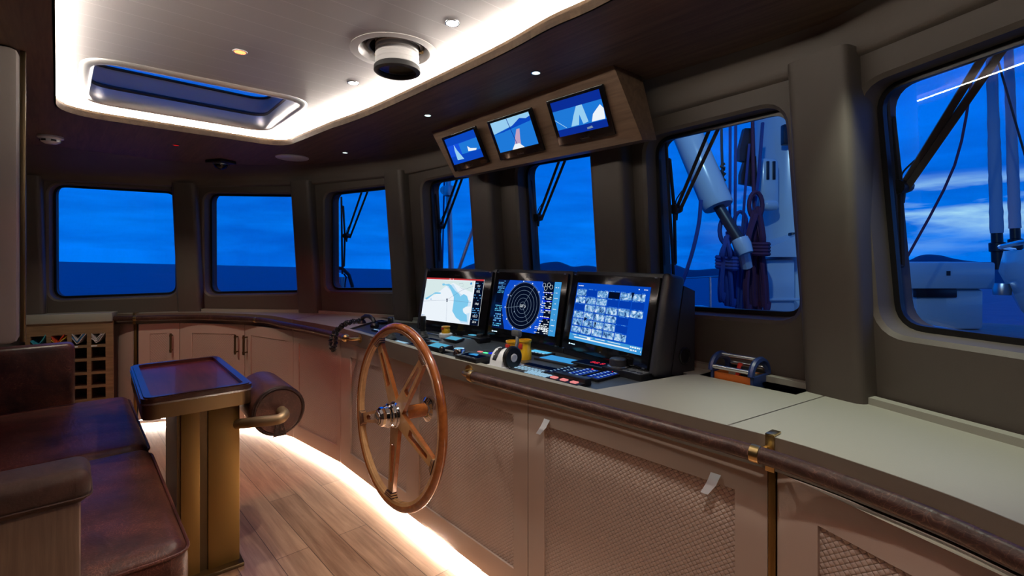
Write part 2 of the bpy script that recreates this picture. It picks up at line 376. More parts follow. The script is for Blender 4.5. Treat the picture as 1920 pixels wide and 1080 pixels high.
for i, pan in enumerate(PAN):
    cs = [pan.uz(px, py, GO) for px, py in WIN[i]]
    if i == 6: cs[1] = V((pan.L-.1, cs[0].y+.02)); cs[2] = V((pan.L-.1, cs[3].y-.005))
    cs = [V((min(max(c.x, .05), pan.L-.05), c.y)) for c in cs]
    gp = arcs(cs, .075, 6); hole = grow(gp, .03)
    z0 = 0 if i not in () else 0
    outer = [(0, 0), (pan.L, 0), (pan.L, 2.3), (0, 2.3)]
    mb = MB(); ins = MB()
    ins.fill([V((u, z, 0)) for u, z in outer], [[V((p.x, p.y, 0)) for p in hole]])
    for o_, flip in ((0, False), (.16, True)):
        mb.add([pan.pt(p.x, p.y, o_) for p in ins.v], [f[::-1] if flip else f for f in ins.f])
    inner = [pan.pt(p.x, p.y, 0) for p in hole]; c0 = [pan.pt(p.x, p.y, .012) for p in grow(gp, .016)]; deep = [pan.pt(p.x, p.y, .16) for p in grow(gp, .008)]
    mb.strip(inner, c0, closed=True); mb.strip(c0, deep, closed=True)
    struct(mb.obj('wall_front' if 1 < i < 6 else ('wall_port' if i < 2 else 'wall_starboard'), 'taupe_leather', sharp=20), 'dark taupe leather wall panel round the window', 'wall')
    wt = thing('window_%d' % (i+1), 'raked pilothouse window pane with black rubber seal', 'window'); struct(wt)
    g = MB(); g.add([pan.pt(p.x, p.y, GO) for p in gp], [list(range(len(gp)))]); g.obj('pane', 'window_glass', wt)
    fr_ = MB(); a_ = [pan.pt(p.x, p.y, GO-.006) for p in grow(gp, .012)]; b_ = [pan.pt(p.x, p.y, GO-.006) for p in grow(gp, -.007)]
    a2 = [pan.pt(p.x, p.y, GO+.012) for p in grow(gp, .012)]; b2 = [pan.pt(p.x, p.y, GO+.012) for p in grow(gp, -.007)]
    fr_.strip(a_, b_, closed=True); fr_.strip(b_, b2, closed=True); fr_.strip(a2, b2, closed=True); fr_.strip(a_, a2, closed=True); fr_.obj('seal', 'black', wt)
# mullion columns
for i in range(8):
    e = V((BIS[i].y, -BIS[i].x, 0)); nb = V((BIS[i].x, BIS[i].y, 0)); mb = MB(); rs = []
    sec = rrect(.2, .2, .035, 5)
    for z in (.9, 2.13): rs.append([wv(i, z)+e*x+nb*(y-.0) for x, y in sec])
    mb.rings(rs); struct(mb.obj('trim_%d' % (i+1), 'taupe_leather'), 'dark taupe leather column between two windows', 'column')
# aft and side walls that close the cabin
B = [V((-3.93, 4.13)), V((-4.75, 3.5)), V((-4.9, 3.0)), V((.2, -2.665)), V((1.8, -1.5)), V((1.475, .753))]
for nm, a, b in (('wall_port', 0, 1), ('wall_port', 1, 2), ('wall_aft', 2, 3), ('wall_aft', 3, 4), ('wall_starboard', 4, 5)):
    e = outn(B[a], B[b]); mb = MB(); mb.slab([V((B[a].x, B[a].y, 0)), V((B[b].x, B[b].y, 0)), V((B[b].x, B[b].y, 2.4)), V((B[a].x, B[a].y, 2.4))], [], V((-e.x*.05, -e.y*.05, 0)) if nm == 'wall_aft' else V((e.x*.05, e.y*.05, 0)))
    struct(mb.obj(nm, 'taupe_leather'), 'plain taupe wall closing the wheelhouse', 'wall')
mb = MB(); mb.slab([V((-5.2, 4.6, 0)), V((-2.9, 5, 0)), V((-.6, 4.2, 0)), V((1.4, 2, 0)), V((2, -1.6, 0)), V((.2, -2.9, 0)), V((-5.2, 2.8, 0))], [], V((0, 0, -.05)))
struct(mb.obj('floor', 'floor_walnut'), 'walnut plank floor lit from under the console', 'floor')
# lower ceiling with the coffer opening
cof = [P(103, 0, ZC), P(104, 100, ZC)]
cut = catmull([P(620, 241, ZC), P(691, 216, ZC), P(830, 154, ZC), P(942, 101, ZC), P(1031, 53, ZC), P(1145, 0, ZC), V((.62, 1.02, ZC)), V((.9, .5, ZC)), V((1.0, -.1, ZC))], 5)
cof2 = [(p.x, p.y) for p in [V((.42, -.5, ZC)), P(103, 0, ZC), P(105, 212, ZC), P(533, 276, ZC)]]
cornered = arcs([V(c) for c in cof2]+[V((p.x, p.y)) for p in cut], [.12, 0, .22, .16]+[0]*(len(cut)-1)+[.12], 7)
cof = [V((p.x, p.y, ZC)) for p in cornered]
mb = MB(); mb.slab([V((-5, 4.9, ZC)), V((-2.9, 5, ZC)), V((-.6, 4.3, ZC)), V((1.5, 2.2, ZC)), V((1.9, -1.6, ZC)), V((.2, -2.9, ZC)), V((-5.1, 2.8, ZC))], [cof], V((0, 0, .03)))
struct(mb.obj('ceiling', 'ceiling_oak'), 'dark oak ceiling round the lit white recess', 'ceiling')
lip = MB(); g2 = [V((p.x, p.y, ZC)) for p in grow([V((p.x, p.y)) for p in cof], .007)]
lip.strip(cof, [p+V((0, 0, .042)) for p in cof], closed=True); lip.strip([p+V((0, 0, .042)) for p in cof], [p+V((0, 0, .042)) for p in g2], closed=True); lip.strip(g2, [p+V((0, 0, .042)) for p in g2], closed=True); lip.strip(cof, g2, closed=True)
struct(lip.obj('trim_9', 'rack_oak'), 'pale oak edge round the ceiling recess', 'trim')
ZP = 2.32
sk = [P(170, 107, ZP), P(575, 189, ZP), P(500, 244, ZP), P(158, 186, ZP)]
skr = arcs([V((p.x, p.y)) for p in sk], .13, 7)
big = grow([V((p.x, p.y)) for p in cof], .13)
PC = P(740, 97, ZP); hole_c = [V((PC.x+.146*math.cos(2*math.pi*k/40), PC.y+.146*math.sin(2*math.pi*k/40), ZP)) for k in range(40)]
mb = MB(); mb.fill([V((p.x, p.y, ZP)) for p in big], [[V((p.x, p.y, ZP)) for p in skr], hole_c])
mb.strip([V((p.x, p.y, ZP)) for p in big], [V((p.x, p.y, ZC+.03)) for p in big], closed=True)
struct(mb.obj('ceiling_panel', 'white_planks'), 'white planked recess panel of the ceiling', 'ceiling')
led = MB(); g3 = [V((p.x, p.y, ZC+.05)) for p in grow([V((p.x, p.y)) for p in cof], .045)]
led.tube(g3, .008, 6, closed=True); tag(led.obj('cove_light_strip', 'cove_led'), 'glowing white light strip hidden round the edge of the ceiling recess', 'light strip')
# skylight hatch in the recess panel
wt = thing('window_8', 'open roof hatch with grey coaming showing blue sky', 'skylight'); struct(wt)
def ringz(poly, z): return [V((p.x, p.y, z)) for p in poly]
s0, s1 = grow(skr, .035), grow(skr, -.02)
fr_ = MB(); prof = [(s0, ZP), (grow(skr, .03), ZP-.012), (skr, ZP-.016), (grow(skr, -.012), ZP-.008), (s1, ZP+.03), (s1, ZP+.085)]
for (p, za), (r_, zb) in zip(prof, prof[1:]): fr_.strip(ringz(p, za), ringz(r_, zb), closed=True)
fr_.obj('hatch_frame', 'hatch_metal', wt, sharp=60)
co = MB(); co.strip(ringz(s1, ZP+.085), ringz(grow(skr, .0), ZP+.09), closed=True); co.strip(ringz(grow(skr, 0), ZP+.09), ringz(grow(skr, .0), ZP+.2), closed=True); co.obj('coaming', 'skylight_grey', wt)
gk = MB(); gk.tube(ringz(grow(skr, -.012), ZP+.085), .014, 8, closed=True); gk.tube(ringz(grow(skr, -.004), ZP+.198), .008, 8, closed=True); gk.obj('gasket', 'rubber', wt)
gg = MB(); gg.add(ringz(grow(skr, .0), ZP+.2), [list(range(len(skr)))]); gg.obj('hatch_glass', 'window_glass', wt)
# curved headliner crown between ceiling and windows
cb = [V((-4.9, 3.3, 0)), P(38, 270, ZC), P(167, 283, ZC), P(333, 303, ZC), P(480, 309, ZC), P(567, 309, ZC), P(655, 300, ZC), P(801, 276, ZC), P(1000, 218, ZC), P(1211, 150, ZC), P(1484, 63, ZC), P(1623, 0, ZC), V((1.2, .7, 0)), V((1.3, -.3, 0))]
cb = catmull(cb, 6)
wl = [V((-4.75, 3.5))]+[V(wv(i, 2.1).xy) for i in range(8)]+[V((1.6, -.3))]
rows = []
for k in range(90):
    az = math.radians(-51+k*(140/89)); c_ = ray_poly(az, cb); w_ = ray_poly(az, wl)
    if c_ is None or w_ is None: continue
    d = (w_-c_); d = d if d.length > .02 else V((math.sin(az), math.cos(az)))*.02; out = d.normalized()
    e_ = w_-out*min(.06, d.length*.3); row = [V((c_.x, c_.y, ZC-.001))]
    for j in range(1, 9):
        t_ = j/8; p0, p1, p2 = V((c_.x, c_.y, ZC-.006)), V((e_.x, e_.y, ZC-.015)), V((e_.x, e_.y, 2.115))
        row.append(p0*(1-t_)**2+p1*2*t_*(1-t_)+p2*t_*t_)
    row += [V((e_.x+out.x*.012, e_.y+out.y*.012, 2.104)), V((w_.x+out.x*.03, w_.y+out.y*.03, 2.10))]
    rows.append(row)
mb = MB(); mb.rings(rows, closed=False, cap0=False, cap1=False)
struct(mb.obj('trim_10', 'headliner', sharp=50), 'curved taupe leather headliner crown above the windows', 'trim')
# partition at the port side near the camera
pc = P(35, 88, ZC); xx, yy = AX(138)
mb = MB(); mb.box((-.04, -.6, 0), (.08, 1.2, ZC-1.14), .025)
struct(mb.obj('wall_partition', 'pale_grey', Mx=FR(V((pc.x, pc.y, (ZC+1.14)/2)), 138)), 'pale leather partition panel beside the sofa', 'wall')
mb = MB(); mb.box((0, 0, 0), (.02, .016, ZC-1.14), .003)
struct(mb.obj('trim_11', 'dark_bronze', Mx=FR(V((pc.x, pc.y, (ZC+1.14)/2))+yy*.009-xx*.045, 138)), 'bronze edge strip of the partition panel', 'trim')

# ================================================================== CONSOLE
FC = [V((-3.62, 4.34, 0)), P(213, 587.5, ZW), P(250, 588, ZW), P(346, 586, ZW), P(413, 586.8, ZW), P(500, 591, ZW), P(549, 599, ZW), P(645, 616.6, ZW), P(791, 658, ZW), P(900, 684.8, ZW), P(1124, 737.8, ZW),
      P(1360, 796, ZW), P(1466, 823.3, ZW), P(1560, 852, ZW), P(1740, 913, ZW), P(1920, 983.7, ZW), V((1.0, .5, 0)), V((1.06, .15, 0)), V((1.07, -.5, 0))]
FC = catmull([V(p[:2]) for p in FC], 6)
def offs(c, d):
    out = []
    for i, p in enumerate(c):
        e = (c[min(i+1, len(c)-1)]-c[max(i-1, 0)]).normalized(); out.append(p+V((-e.y, e.x))*d)
    return out
def cut_curve(c, px0, px1):              # part of a plan curve between two sight lines
    a0, a1 = px_az(px0), px_az(px1); out = [ray_poly(a0, c)] if ray_poly(a0, c) else []
    out += [p for p in c if a0+.002 < math.atan2(p.x, p.y) < a1-.002]
    e = ray_poly(a1, c); return out+([e] if e else [])
def v3(ps, z): return [V((p.x, p.y, z)) for p in ps]
FARPX = 3400
wb = [V((wv(i, ZW, -.004)).xy) for i in range(8)]+[V((1.62, -.5))]
wb = [V((-4.2, 3.9))]+wb
dash = [P(x, y, ZW) for x, y in ((651, 618.5), (700, 602.5), (785, 606), (911, 619), (1050, 640), (1230, 676), (1289, 701.5), (1126, 735.5))]
fl = [V((p.x, p.y, ZW)) for p in cut_curve(offs(FC, .035), 655, 1118)]
dash = dash[1:7]+fl[::-1]
slotP = [P(x, y, ZW) for x, y in ((709, 595.7), (752, 594), (773, 600.5), (773, 603.3))]
slotS = [P(x, y, ZW) for x, y in ((1311, 702.7), (1492, 740), (1532, 728), (1350, 692))]
top = thing('console_worktop', 'long curved taupe worktop running under the windows', 'worktop')
def outline(p0, p1, q0=None, q1=None):
    f = cut_curve(FC, p0, p1); b = cut_curve(wb, q0 or p0, q1 or p1)
    return v3(f, ZW)+v3(b, ZW)[::-1]
for nm, o_, hs in (('top_panel', outline(213.5, 548.5, 213.5, 612), []), ('top_panel', outline(549.5, 1363, 613.5, 1568), [dash, slotP, slotS]), ('top_panel', outline(1367, FARPX, 1571, FARPX), [])):
    mb = MB(); mb.slab(o_, hs, V((0, 0, -.024))); mb.obj(nm, 'worktop', top, sharp=25)
for a_, b_ in ((213, 549), (550.5, 1445), (1453, FARPX)):
    c_ = cut_curve(FC, a_, b_); mb = MB(); c0 = offs(c_, -.002); c1 = offs(c_, .02)
    mb.rings([[V((p.x, p.y, ZW-.0005)), V((q_.x, q_.y, ZW-.0005)), V((q_.x, q_.y, .89)), V((p.x, p.y, .89))] for p, q_ in zip(c0, c1)])
    mb.obj('fascia', 'fascia', top)
led_ = cut_curve(wb, 360, FARPX); mb = MB(); i0, i1 = offs(led_, -.05), offs(led_, -.012)
mb.rings([[V((p.x, p.y, ZW)), V((q_.x, q_.y, ZW)), V((q_.x, q_.y, ZW+.022)), V((p.x, p.y, ZW+.022))] for p, q_ in zip(i0, i1)]); mb.obj('back_ledge', 'worktop', top)
for nm, sl, dp in (('tray_well', slotP, .08), ('tray_well', slotS, .10)):
    mb = MB(); lo_ = [p-V((0, 0, dp)) for p in sl]; mb.strip([p-V((0, 0, .02)) for p in sl], lo_, closed=True); mb.add(lo_, [[0, 1, 2, 3]]); mb.obj(nm, 'charcoal', top)
mb = MB(); mb.slab([p-V((0, 0, .014)) for p in dash], [], V((0, 0, -.02))); mb.strip(dash, [p-V((0, 0, .016)) for p in dash], closed=True); mb.obj('instrument_panel', 'dash', top)
# cabinets under the worktop
def bay(px0, px1, label, panels, group='cabinets under the worktop', handle=None, tabs=(), curve_in=.012, gap=.0025, deep=.3):
    c = offs(FC, curve_in); p0, p1 = ray_poly(px_az(px0), c), ray_poly(px_az(px1), c)
    e = (p1-p0); L = e.length; x = V((e.x/L, e.y/L, 0)); y = V((-x.y, x.x, 0)); X = BASIS(V((p0.x, p0.y, 0)), x, y, V((0, 0, 1)))
    def ux(px):
        d = V((math.sin(px_az(px)), math.cos(px_az(px)))); den_ = d.x*e.y-d.y*e.x
        return (p0.y*d.x-p0.x*d.y)/-den_*L*1.0
    t = thing('cabinet', label, 'cabinet', X, group)
    z0, z1 = .045, .886
    b = MB(); b.box((L/2, .023+deep/2, (z0+z1)/2), (L-.04, deep, z1-z0-.01)); b.obj('body', 'cabinet_paint', t)
    hs = []; pan_ = []
    for a_, b_, za, zb in panels:
        ua, ub = ux(a_), ux(b_); h = [V((ua, 0, za)), V((ub, 0, za)), V((ub, 0, zb)), V((ua, 0, zb))]; hs.append(h); pan_.append((ua, ub, za, zb))
    d = MB(); d.slab([V((gap, 0, z0)), V((L-gap, 0, z0)), V((L-gap, 0, z1)), V((gap, 0, z1))], hs, V((0, .022, 0))); do = d.obj('door', 'cabinet_paint', t)
    for ua, ub, za, zb in pan_:
        w_ = MB(); w_.box((0, 0, 0), (ub-ua+.004, .006, zb-za+.004)); w_.obj('woven_panel', 'woven_leather', do, Matrix.Translation(((ua+ub)/2, .011, (za+zb)/2)))
    if handle:
        u_ = ux(handle); h = MB(); h.tube([(u_, -.034, .63), (u_, -.034, .80)], .0085, 10)
        for zz in (.65, .78): h.tube([(u_, .0, zz), (u_, -.034, zz)], .006, 8); h.lathe([(.0105, -.008), (.0105, .008)], 10, None, Matrix.Translation((u_, -.034, zz)))
        h.obj('handle', 'dark_bronze', do)
    for px, zz in tabs:
        u_ = ux(px); h = MB(); h.add([(u_-.014, -.002, zz+.028), (u_+.016, -.002, zz+.028), (u_+.008, -.016, zz), (u_-.01, -.03, zz-.028), (u_-.032, -.03, zz-.028), (u_-.02, -.016, zz)], [[0, 1, 2, 5], [5, 2, 3, 4]])
        tag(h.obj('pull_tab', 'white_plastic', do, sharp=80), 'pale pull tab')
    return t
bay(259, 337, 'narrow cabinet with one bronze bar handle next to the port brass strip', [(281, 313, .14, .80)], handle=323, deep=.08)
bay(337, 459, 'cabinet with bronze bar handle on its right edge behind the table', [(360, 440, .14, .80)], handle=446, deep=.06)
bay(459, 550, 'cabinet with bronze bar handle on its left edge at the curve of the console', [(470, 540, .14, .80)], handle=464, deep=.14)
bay(550, 639, 'cabinet without handle behind the leather bolster', [(560, 632, .15, .80)])
bay(639, 990, 'wide cabinet with two woven panels behind the steering wheel', [(657, 762, .155, .80), (785, 963, .155, .80)])
bay(990, 1441, 'wide cabinet with two pale pull tabs under the starboard hand rail', [(1020, 1378, .155, .80)], tabs=((1026, .80), (1342, .80)))
bay(1456, 2600, 'cabinet to starboard of the brass strip, cut by the photo edge', [(1533, 2300, .155, .80)])
c = offs(FC, .012); e0, e1 = ray_poly(px_az(214), c), ray_poly(px_az(249), c)
mb = MB(); x = (e1-e0).normalized(); y = V((-x.y, x.x)); poly = [e1]+[e1*(1-t_)**2+(e0-x*.055)*2*t_*(1-t_)+(e0-x*.045+y*.12)*t_*t_ for t_ in [k/6 for k in range(1, 7)]]+[e1+y*.12]
mb.prism([(p.x, p.y) for p in poly], .045, .886)
tag(mb.obj('end_panel', 'cabinet_paint'), 'pale rounded end panel of the console beside the flag rack', 'panel')
def brass_strip(px, label, wide=.03):
    c = offs(FC, .012); p = ray_poly(px_az(px), c); i = min(range(len(FC)), key=lambda k: (FC[k]-p).length); e = (FC[min(i+1, len(FC)-1)]-FC[max(i-1, 0)]).normalized()
    t = thing('brass_strip', label, 'brass strip', BASIS(V((p.x, p.y, 0)), V((e.x, e.y, 0)), V((-e.y, e.x, 0)), V((0, 0, 1))), 'brass strips on the console')
    b = MB(); b.box((0, .0, .465), (wide*.62, .012, .84), .002); b.obj('upright', 'brushed_brass', t)
    b = MB(); b.box((0, .012, .465), (wide, .008, .84)); b.obj('shadow_gap', 'black', t)
    b = MB(); b.box((0, -.016, .935), (wide*.8, .006, .098), .002); b.box((0, .004, .984), (wide*.8, .046, .006), .002); b.obj('clip', 'brass', t)
brass_strip(254, 'slim brass strip at the port end of the console')
brass_strip(1448.5, 'brass strip and clip splitting the starboard cabinets')
# recessed plinth and its light
for nm, inn, za, zb, mt in (('plinth', .07, 0, .045, 'black'),):
    c_ = cut_curve(FC, 216, FARPX); a0, a1 = offs(c_, inn), offs(c_, inn+.02); mb = MB()
    mb.rings([[V((p.x, p.y, za)), V((q_.x, q_.y, za)), V((q_.x, q_.y, zb)), V((p.x, p.y, zb))] for p, q_ in zip(a0, a1)]); struct(mb.obj('baseboard_front', mt), 'dark recessed plinth under the console', 'plinth')
c_ = cut_curve(FC, 222, FARPX); a0 = offs(c_, .035); mb = MB()
mb.rings([[V((p.x, p.y, .036)), V((q_.x, q_.y, .036)), V((q_.x, q_.y, .043)), V((p.x, p.y, .043))] for p, q_ in zip(a0, offs(c_, .06))])
tag(mb.obj('toe_light_strip', 'toe_led'), 'warm white light strip under the front edge of the console', 'light strip')
# hand rails
def rail(name_label, px0, px1, elbows, rings_px):
    c_ = cut_curve(offs(FC, -.062), px0, px1); t = thing('hand_rail', name_label, 'hand rail', None, 'leather wrapped hand rails')
    pts = v3(c_, .945); mb = MB(); mb.tube(pts, .0215, 14); mb.obj('grip', 'rail_leather', t)
    for k in elbows:
        i = 0 if k == 0 else -1; p = pts[i]; d = (pts[i]-pts[1 if k == 0 else -2]).normalized(); f = V((-d.y, d.x, 0))*(1 if k else -1)
        b = MB(); b.lathe([(.024, -.012), (.026, 0), (.024, .012), (.012, .02)], 16, None, Matrix.Translation(p) @ d.to_track_quat('Z', 'Y').to_matrix().to_4x4())
        b.tube([p+d*.005, p+d*.045, p+d*.068+f*.008, p+d*.085+f*.028, p+d*.09+f*.062], .0105, 12)
        b.lathe([(.026, -.003), (.026, .004)], 16, None, Matrix.Translation(p+d*.09+f*.058) @ f.to_track_quat('Z', 'Y').to_matrix().to_4x4()); b.obj('end_bracket', 'brass', t)
    for px in rings_px:
        q_ = ray_poly(px_az(px), offs(FC, -.062)); i = min(range(len(c_)), key=lambda k: (c_[k]-q_).length); e = (c_[min(i+1, len(c_)-1)]-c_[max(i-1, 0)]).normalized(); d = V((e.x, e.y, 0))
        b = MB(); b.lathe([(.0222, -.012), (.0234, -.011), (.0234, .011), (.0222, .012)], 18, None, Matrix.Translation((q_.x, q_.y, .945)) @ d.to_track_quat('Z', 'Y').to_matrix().to_4x4())
        f = V((-d.y, d.x, 0)); b.tube([V((q_.x, q_.y, .945))+f*.02, V((q_.x, q_.y, .945))+f*.061], .008, 8); b.obj('ring_bracket', 'brass', t)
rail('port hand rail wrapped in dark leather, ending at the steering wheel', 204, 648, (1,), (254, 480))
rail('starboard hand rail wrapped in dark leather along the big cabinets', 885, FARPX-300, (0,), (1418, 2300))
# ================================================================== STEERING WHEEL
wc = D(743, 777, 2.33); wx, wn = AX(139.5); R = .413
tl = math.radians(3); wz = (-wn*math.cos(tl)+V((0, 0, 1))*math.sin(tl)).normalized(); wy = wz.cross(wx).normalized()
wh = thing('steering_wheel', 'large varnished wooden steering wheel with five slotted spokes', 'steering wheel', BASIS(wc, wx, wy, wz))
N = 96
def ring_sec(sec, mat, name):
    mb = MB(); rs = [[V(((R+x)*math.cos(a), (R+x)*math.sin(a), z)) for x, z in sec] for a in [2*math.pi*k/N for k in range(N)]]
    mb.rings(rs, loop=True); return mb.obj(name, mat, wh, sharp=40)
ring_sec([(.021*math.cos(t_), .019*math.sin(t_)) for t_ in [2*math.pi*k/14 for k in range(14)]], 'mahogany', 'rim')
ring_sec([(-.024, -.0135), (-.008, -.0165), (-.008, .0165), (-.024, .0135)], 'light_wood', 'inner_rim')
ring_sec([(-.026, -.004), (-.02, -.004), (-.02, .004), (-.026, .004)], 'light_wood', 'inlay')
for k in range(5):
    a = math.radians(90-38-72*k); X = Matrix.Rotation(a-math.pi/2, 4, 'Z')     # local y runs out along the spoke
    r0, r1 = .05, R-.05
    o_ = [V((-.04, r0, .006)), V((.04, r0, .006)), V((.0235, r1, .006)), V((-.0235, r1, .006))]
    h_ = [V((p.x, p.y, .006)) for p in arcs([V((-.019, .145)), V((.019, .145)), V((.0105, r1-.04)), V((-.0105, r1-.04))], .010, 4)]
    mb = MB(); mb.slab(o_, [h_], V((0, 0, -.02)), 'light_wood'); mb.mi('mahogany'); mb.m = [1 if len(f) == 4 else 0 for f in mb.f]; sp_ = mb.obj('spoke', 'light_wood', wh, X, sharp=30)
    mb = MB()
    for j, (hw, yy_, th) in enumerate(((.026, r1+.004, .0155), (.031, r1+.013, .0165), (.038, r1+.0225, .0172))): mb.box((0, yy_, 0), (hw*2, .0055, th*2), .002, 'dark_wood')
    for j, (hw, yy_, th) in enumerate(((.028, r1+.0085, .015), (.034, r1+.018, .016))): mb.box((0, yy_, 0), (hw*2, .006, th*2), .001, 'light_wood')
    mb.obj('spoke_collar', None, sp_, Matrix.Identity(4))
mb = MB(); mb.lathe([(.062, -.03), (.062, .012), (.058, .018), (.05, .02)], 40); mb.lathe([(.054, .02), (.056, .026), (.052, .034), (.056, .036), (.056, .044), (.05, .05), (.051, .056), (.044, .07)], 40)
mb.obj('hub', 'chrome', wh)
mb = MB(); mb.lathe([(.046, .069), (.044, .084), (.036, .094), (.03, .096)], 10); mb.obj('hub_nut', 'chrome', wh, sharp=15)
mb = MB(); mb.mi('silver'); mb.lathe([(.03, .094), (.028, .0985), (0.001, .0985)], 28, 'silver'); mb.mats = ['silver', 'grey_plastic']; mb.tube([V((-.016+.032*k/16, .010*math.sin(k*1.25)*(1-.4*k/16)-.002*k/4+.004, .0988)) for k in range(17)], .0014, 5, 'grey_plastic'); mb.obj('hub_emblem', None, wh)
mb = MB(); mb.lathe([(.034, -.17), (.034, -.03)], 24); mb.obj('shaft', 'mahogany', wh)
mb = MB(); mb.lathe([(.06, -.20), (.064, -.185), (.06, -.165), (.045, -.155), (.036, -.15)], 36); mb.obj('shaft_boss', 'chrome', wh)
# ================================================================== MONITORS ON THE CONSOLE
MP = [P(784, 611, .998), P(911, 628, .998), P(1051, 652, .998), P(1217, 696, .998)]
TLT = math.radians(11.5); MH = .387
def mon_basis(i):
    a, b = MP[i], MP[i+1]; x = (b-a).normalized(); n = V((-x.y, x.x, 0)); y = (V((0, 0, 1))*math.cos(TLT)+n*math.sin(TLT)); return BASIS(a, x, y, x.cross(y)), (b-a).length
hous = thing('monitor_housing', 'dark grey console housing that holds the three big monitors', 'housing')
case = MB(); BAS = [mon_basis(i) for i in range(3)]
for i, (X, L) in enumerate(BAS):
    case.box((L/2, MH/2-.004, -.07), (L+.005, MH+.05, .1), .012, None, X)
X, L = BAS[2]; case.box((L+.012, MH/2, -.05), (.045, MH+.04, .10), .018, None, X, 4)
X, L = BAS[0]; case.box((-.012, MH/2, -.055), (.035, MH+.04, .1), .015, None, X, 4)
case.obj('casing', 'charcoal', hous)
side = MB(); X, L = BAS[2]; side.add([X @ V(p) for p in ((L+.03, -.0, -.1), (L+.03, .37, -.1), (L+.03, .36, -.17), (L+.03, -.0, -.24), (L-.3, -.02, -.12), (L-.3, .36, -.12), (L-.3, .34, -.19), (L-.3, -.02, -.30))], [[0, 1, 2, 3], [4, 5, 6, 7], [0, 1, 5, 4], [1, 2, 6, 5], [2, 3, 7, 6], [3, 0, 4, 7]]); side.obj('side_pod', 'charcoal', hous)
sp = MB(); sp.lathe([(.035, -.002), (.035, .004), (.03, .006), (.028, .0), (.001, .0)], 28, None, X @ Matrix.Translation((L+.031, .085, -.16)) @ Matrix.Rotation(math.pi/2, 4, 'Y')); sp.obj('vent_hole', 'black', hous)
def quad(mb, x0, y0, x1, y1, z, mat): mb.add([(x0, y0, z), (x1, y0, z), (x1, y1, z), (x0, y1, z)], [[0, 1, 2, 3]], mat)
def poly(mb, pts, z, mat):
    bm = bmesh.new(); vs = [bm.verts.new((x, y, z)) for x, y in pts]; f = bm.faces.new(vs); bmesh.ops.triangulate(bm, faces=[f]); mb.bm(bm, mat)
def line(mb, pts, w_, z, mat, closed=False):
    n = len(pts); L_, R_ = [], []
    for i in range(n):
        a = V(pts[i-1] if (i or closed) else pts[i]); b = V(pts[(i+1) % n] if (i < n-1 or closed) else pts[i]); d = (b-a).normalized(); q_ = V((-d.y, d.x))*w_/2; p = V(pts[i])
        L_.append((p.x+q_.x, p.y+q_.y, z)); R_.append((p.x-q_.x, p.y-q_.y, z))
    mb.strip(L_, R_, mat, closed)
def circ(r, n=48, cx=0, cy=0, sx=1): return [(cx+sx*r*math.cos(2*math.pi*k/n), cy+r*math.sin(2*math.pi*k/n)) for k in range(n)]
def monitor(i, label, scr, draw):
    X, L = BAS[i]; t = thing('monitor', label, 'monitor', X, 'big monitors on the console')
    b = MB(); b.box((L/2, MH/2, -.008), (L-.018, MH-.002, .022), .004); fr_ = b.obj('bezel', 'bezel', t)
    inv = X.inverted(); zf = .0035
    cs = [inv @ hit(px, py, X @ V((0, 0, zf)), X.to_3x3() @ V((0, 0, 1))) for px, py in scr]
    x0 = (cs[0].x+cs[3].x)/2; x1 = (cs[1].x+cs[2].x)/2; y1 = (cs[0].y+cs[1].y)/2; y0 = (cs[2].y+cs[3].y)/2
    s_ = MB(); W, H = x1-x0, y1-y0; draw(s_, W, H); s_.obj('screen', 'e_white', t, Matrix.Translation((x0, y0, zf)), weld=False)
    l_ = MB(); text_mesh(l_, 'SIMRAD', .013, L/2, y1+.017, zf+.0005, 'silver', 'CENTER'); l_.obj('lettering', None, t, weld=False)
    k = MB(); k.lathe([(.005, 0), (.005, .002), (.004, .003)], 4, None, Matrix.Translation((L/2, y0-.028, zf-.001))); k.obj('power_key', 'silver', t)
    k = MB(); k.lathe([(.004, 0), (.004, .001)], 8, None, Matrix.Translation((x0+.01, y0-.02, zf-.0002)))
    for j in range(3): k.add([(x0+.02+j*.012, y0-.022, zf+.0004), (x0+.028+j*.012, y0-.022, zf+.0004), (x0+.028+j*.012, y0-.018, zf+.0004), (x0+.02+j*.012, y0-.018, zf+.0004)], [[0, 1, 2, 3]])
    k.obj('indicator', 'led_blue', t)
    for xx_ in (.03, L-.03):
        for yy_ in (.004, MH-.004): g = MB(); g.tube([(xx_-.006, yy_, .004), (xx_+.006, yy_, .004)], .003, 6); g.obj('clip', 'steel', t)
def rows(mb, x, y, w_, n, dy, mat, z, seed, h=.45):
    rr = random.Random(seed)
    for k in range(n):
        xx_ = x
        while xx_ < x+w_*.96:
            ww = rr.uniform(.06, .26)*w_
            if rr.random() < .72: quad(mb, xx_, y-k*dy-dy*h, min(xx_+ww, x+w_), y-k*dy, z, mat)
            xx_ += ww+w_*.05
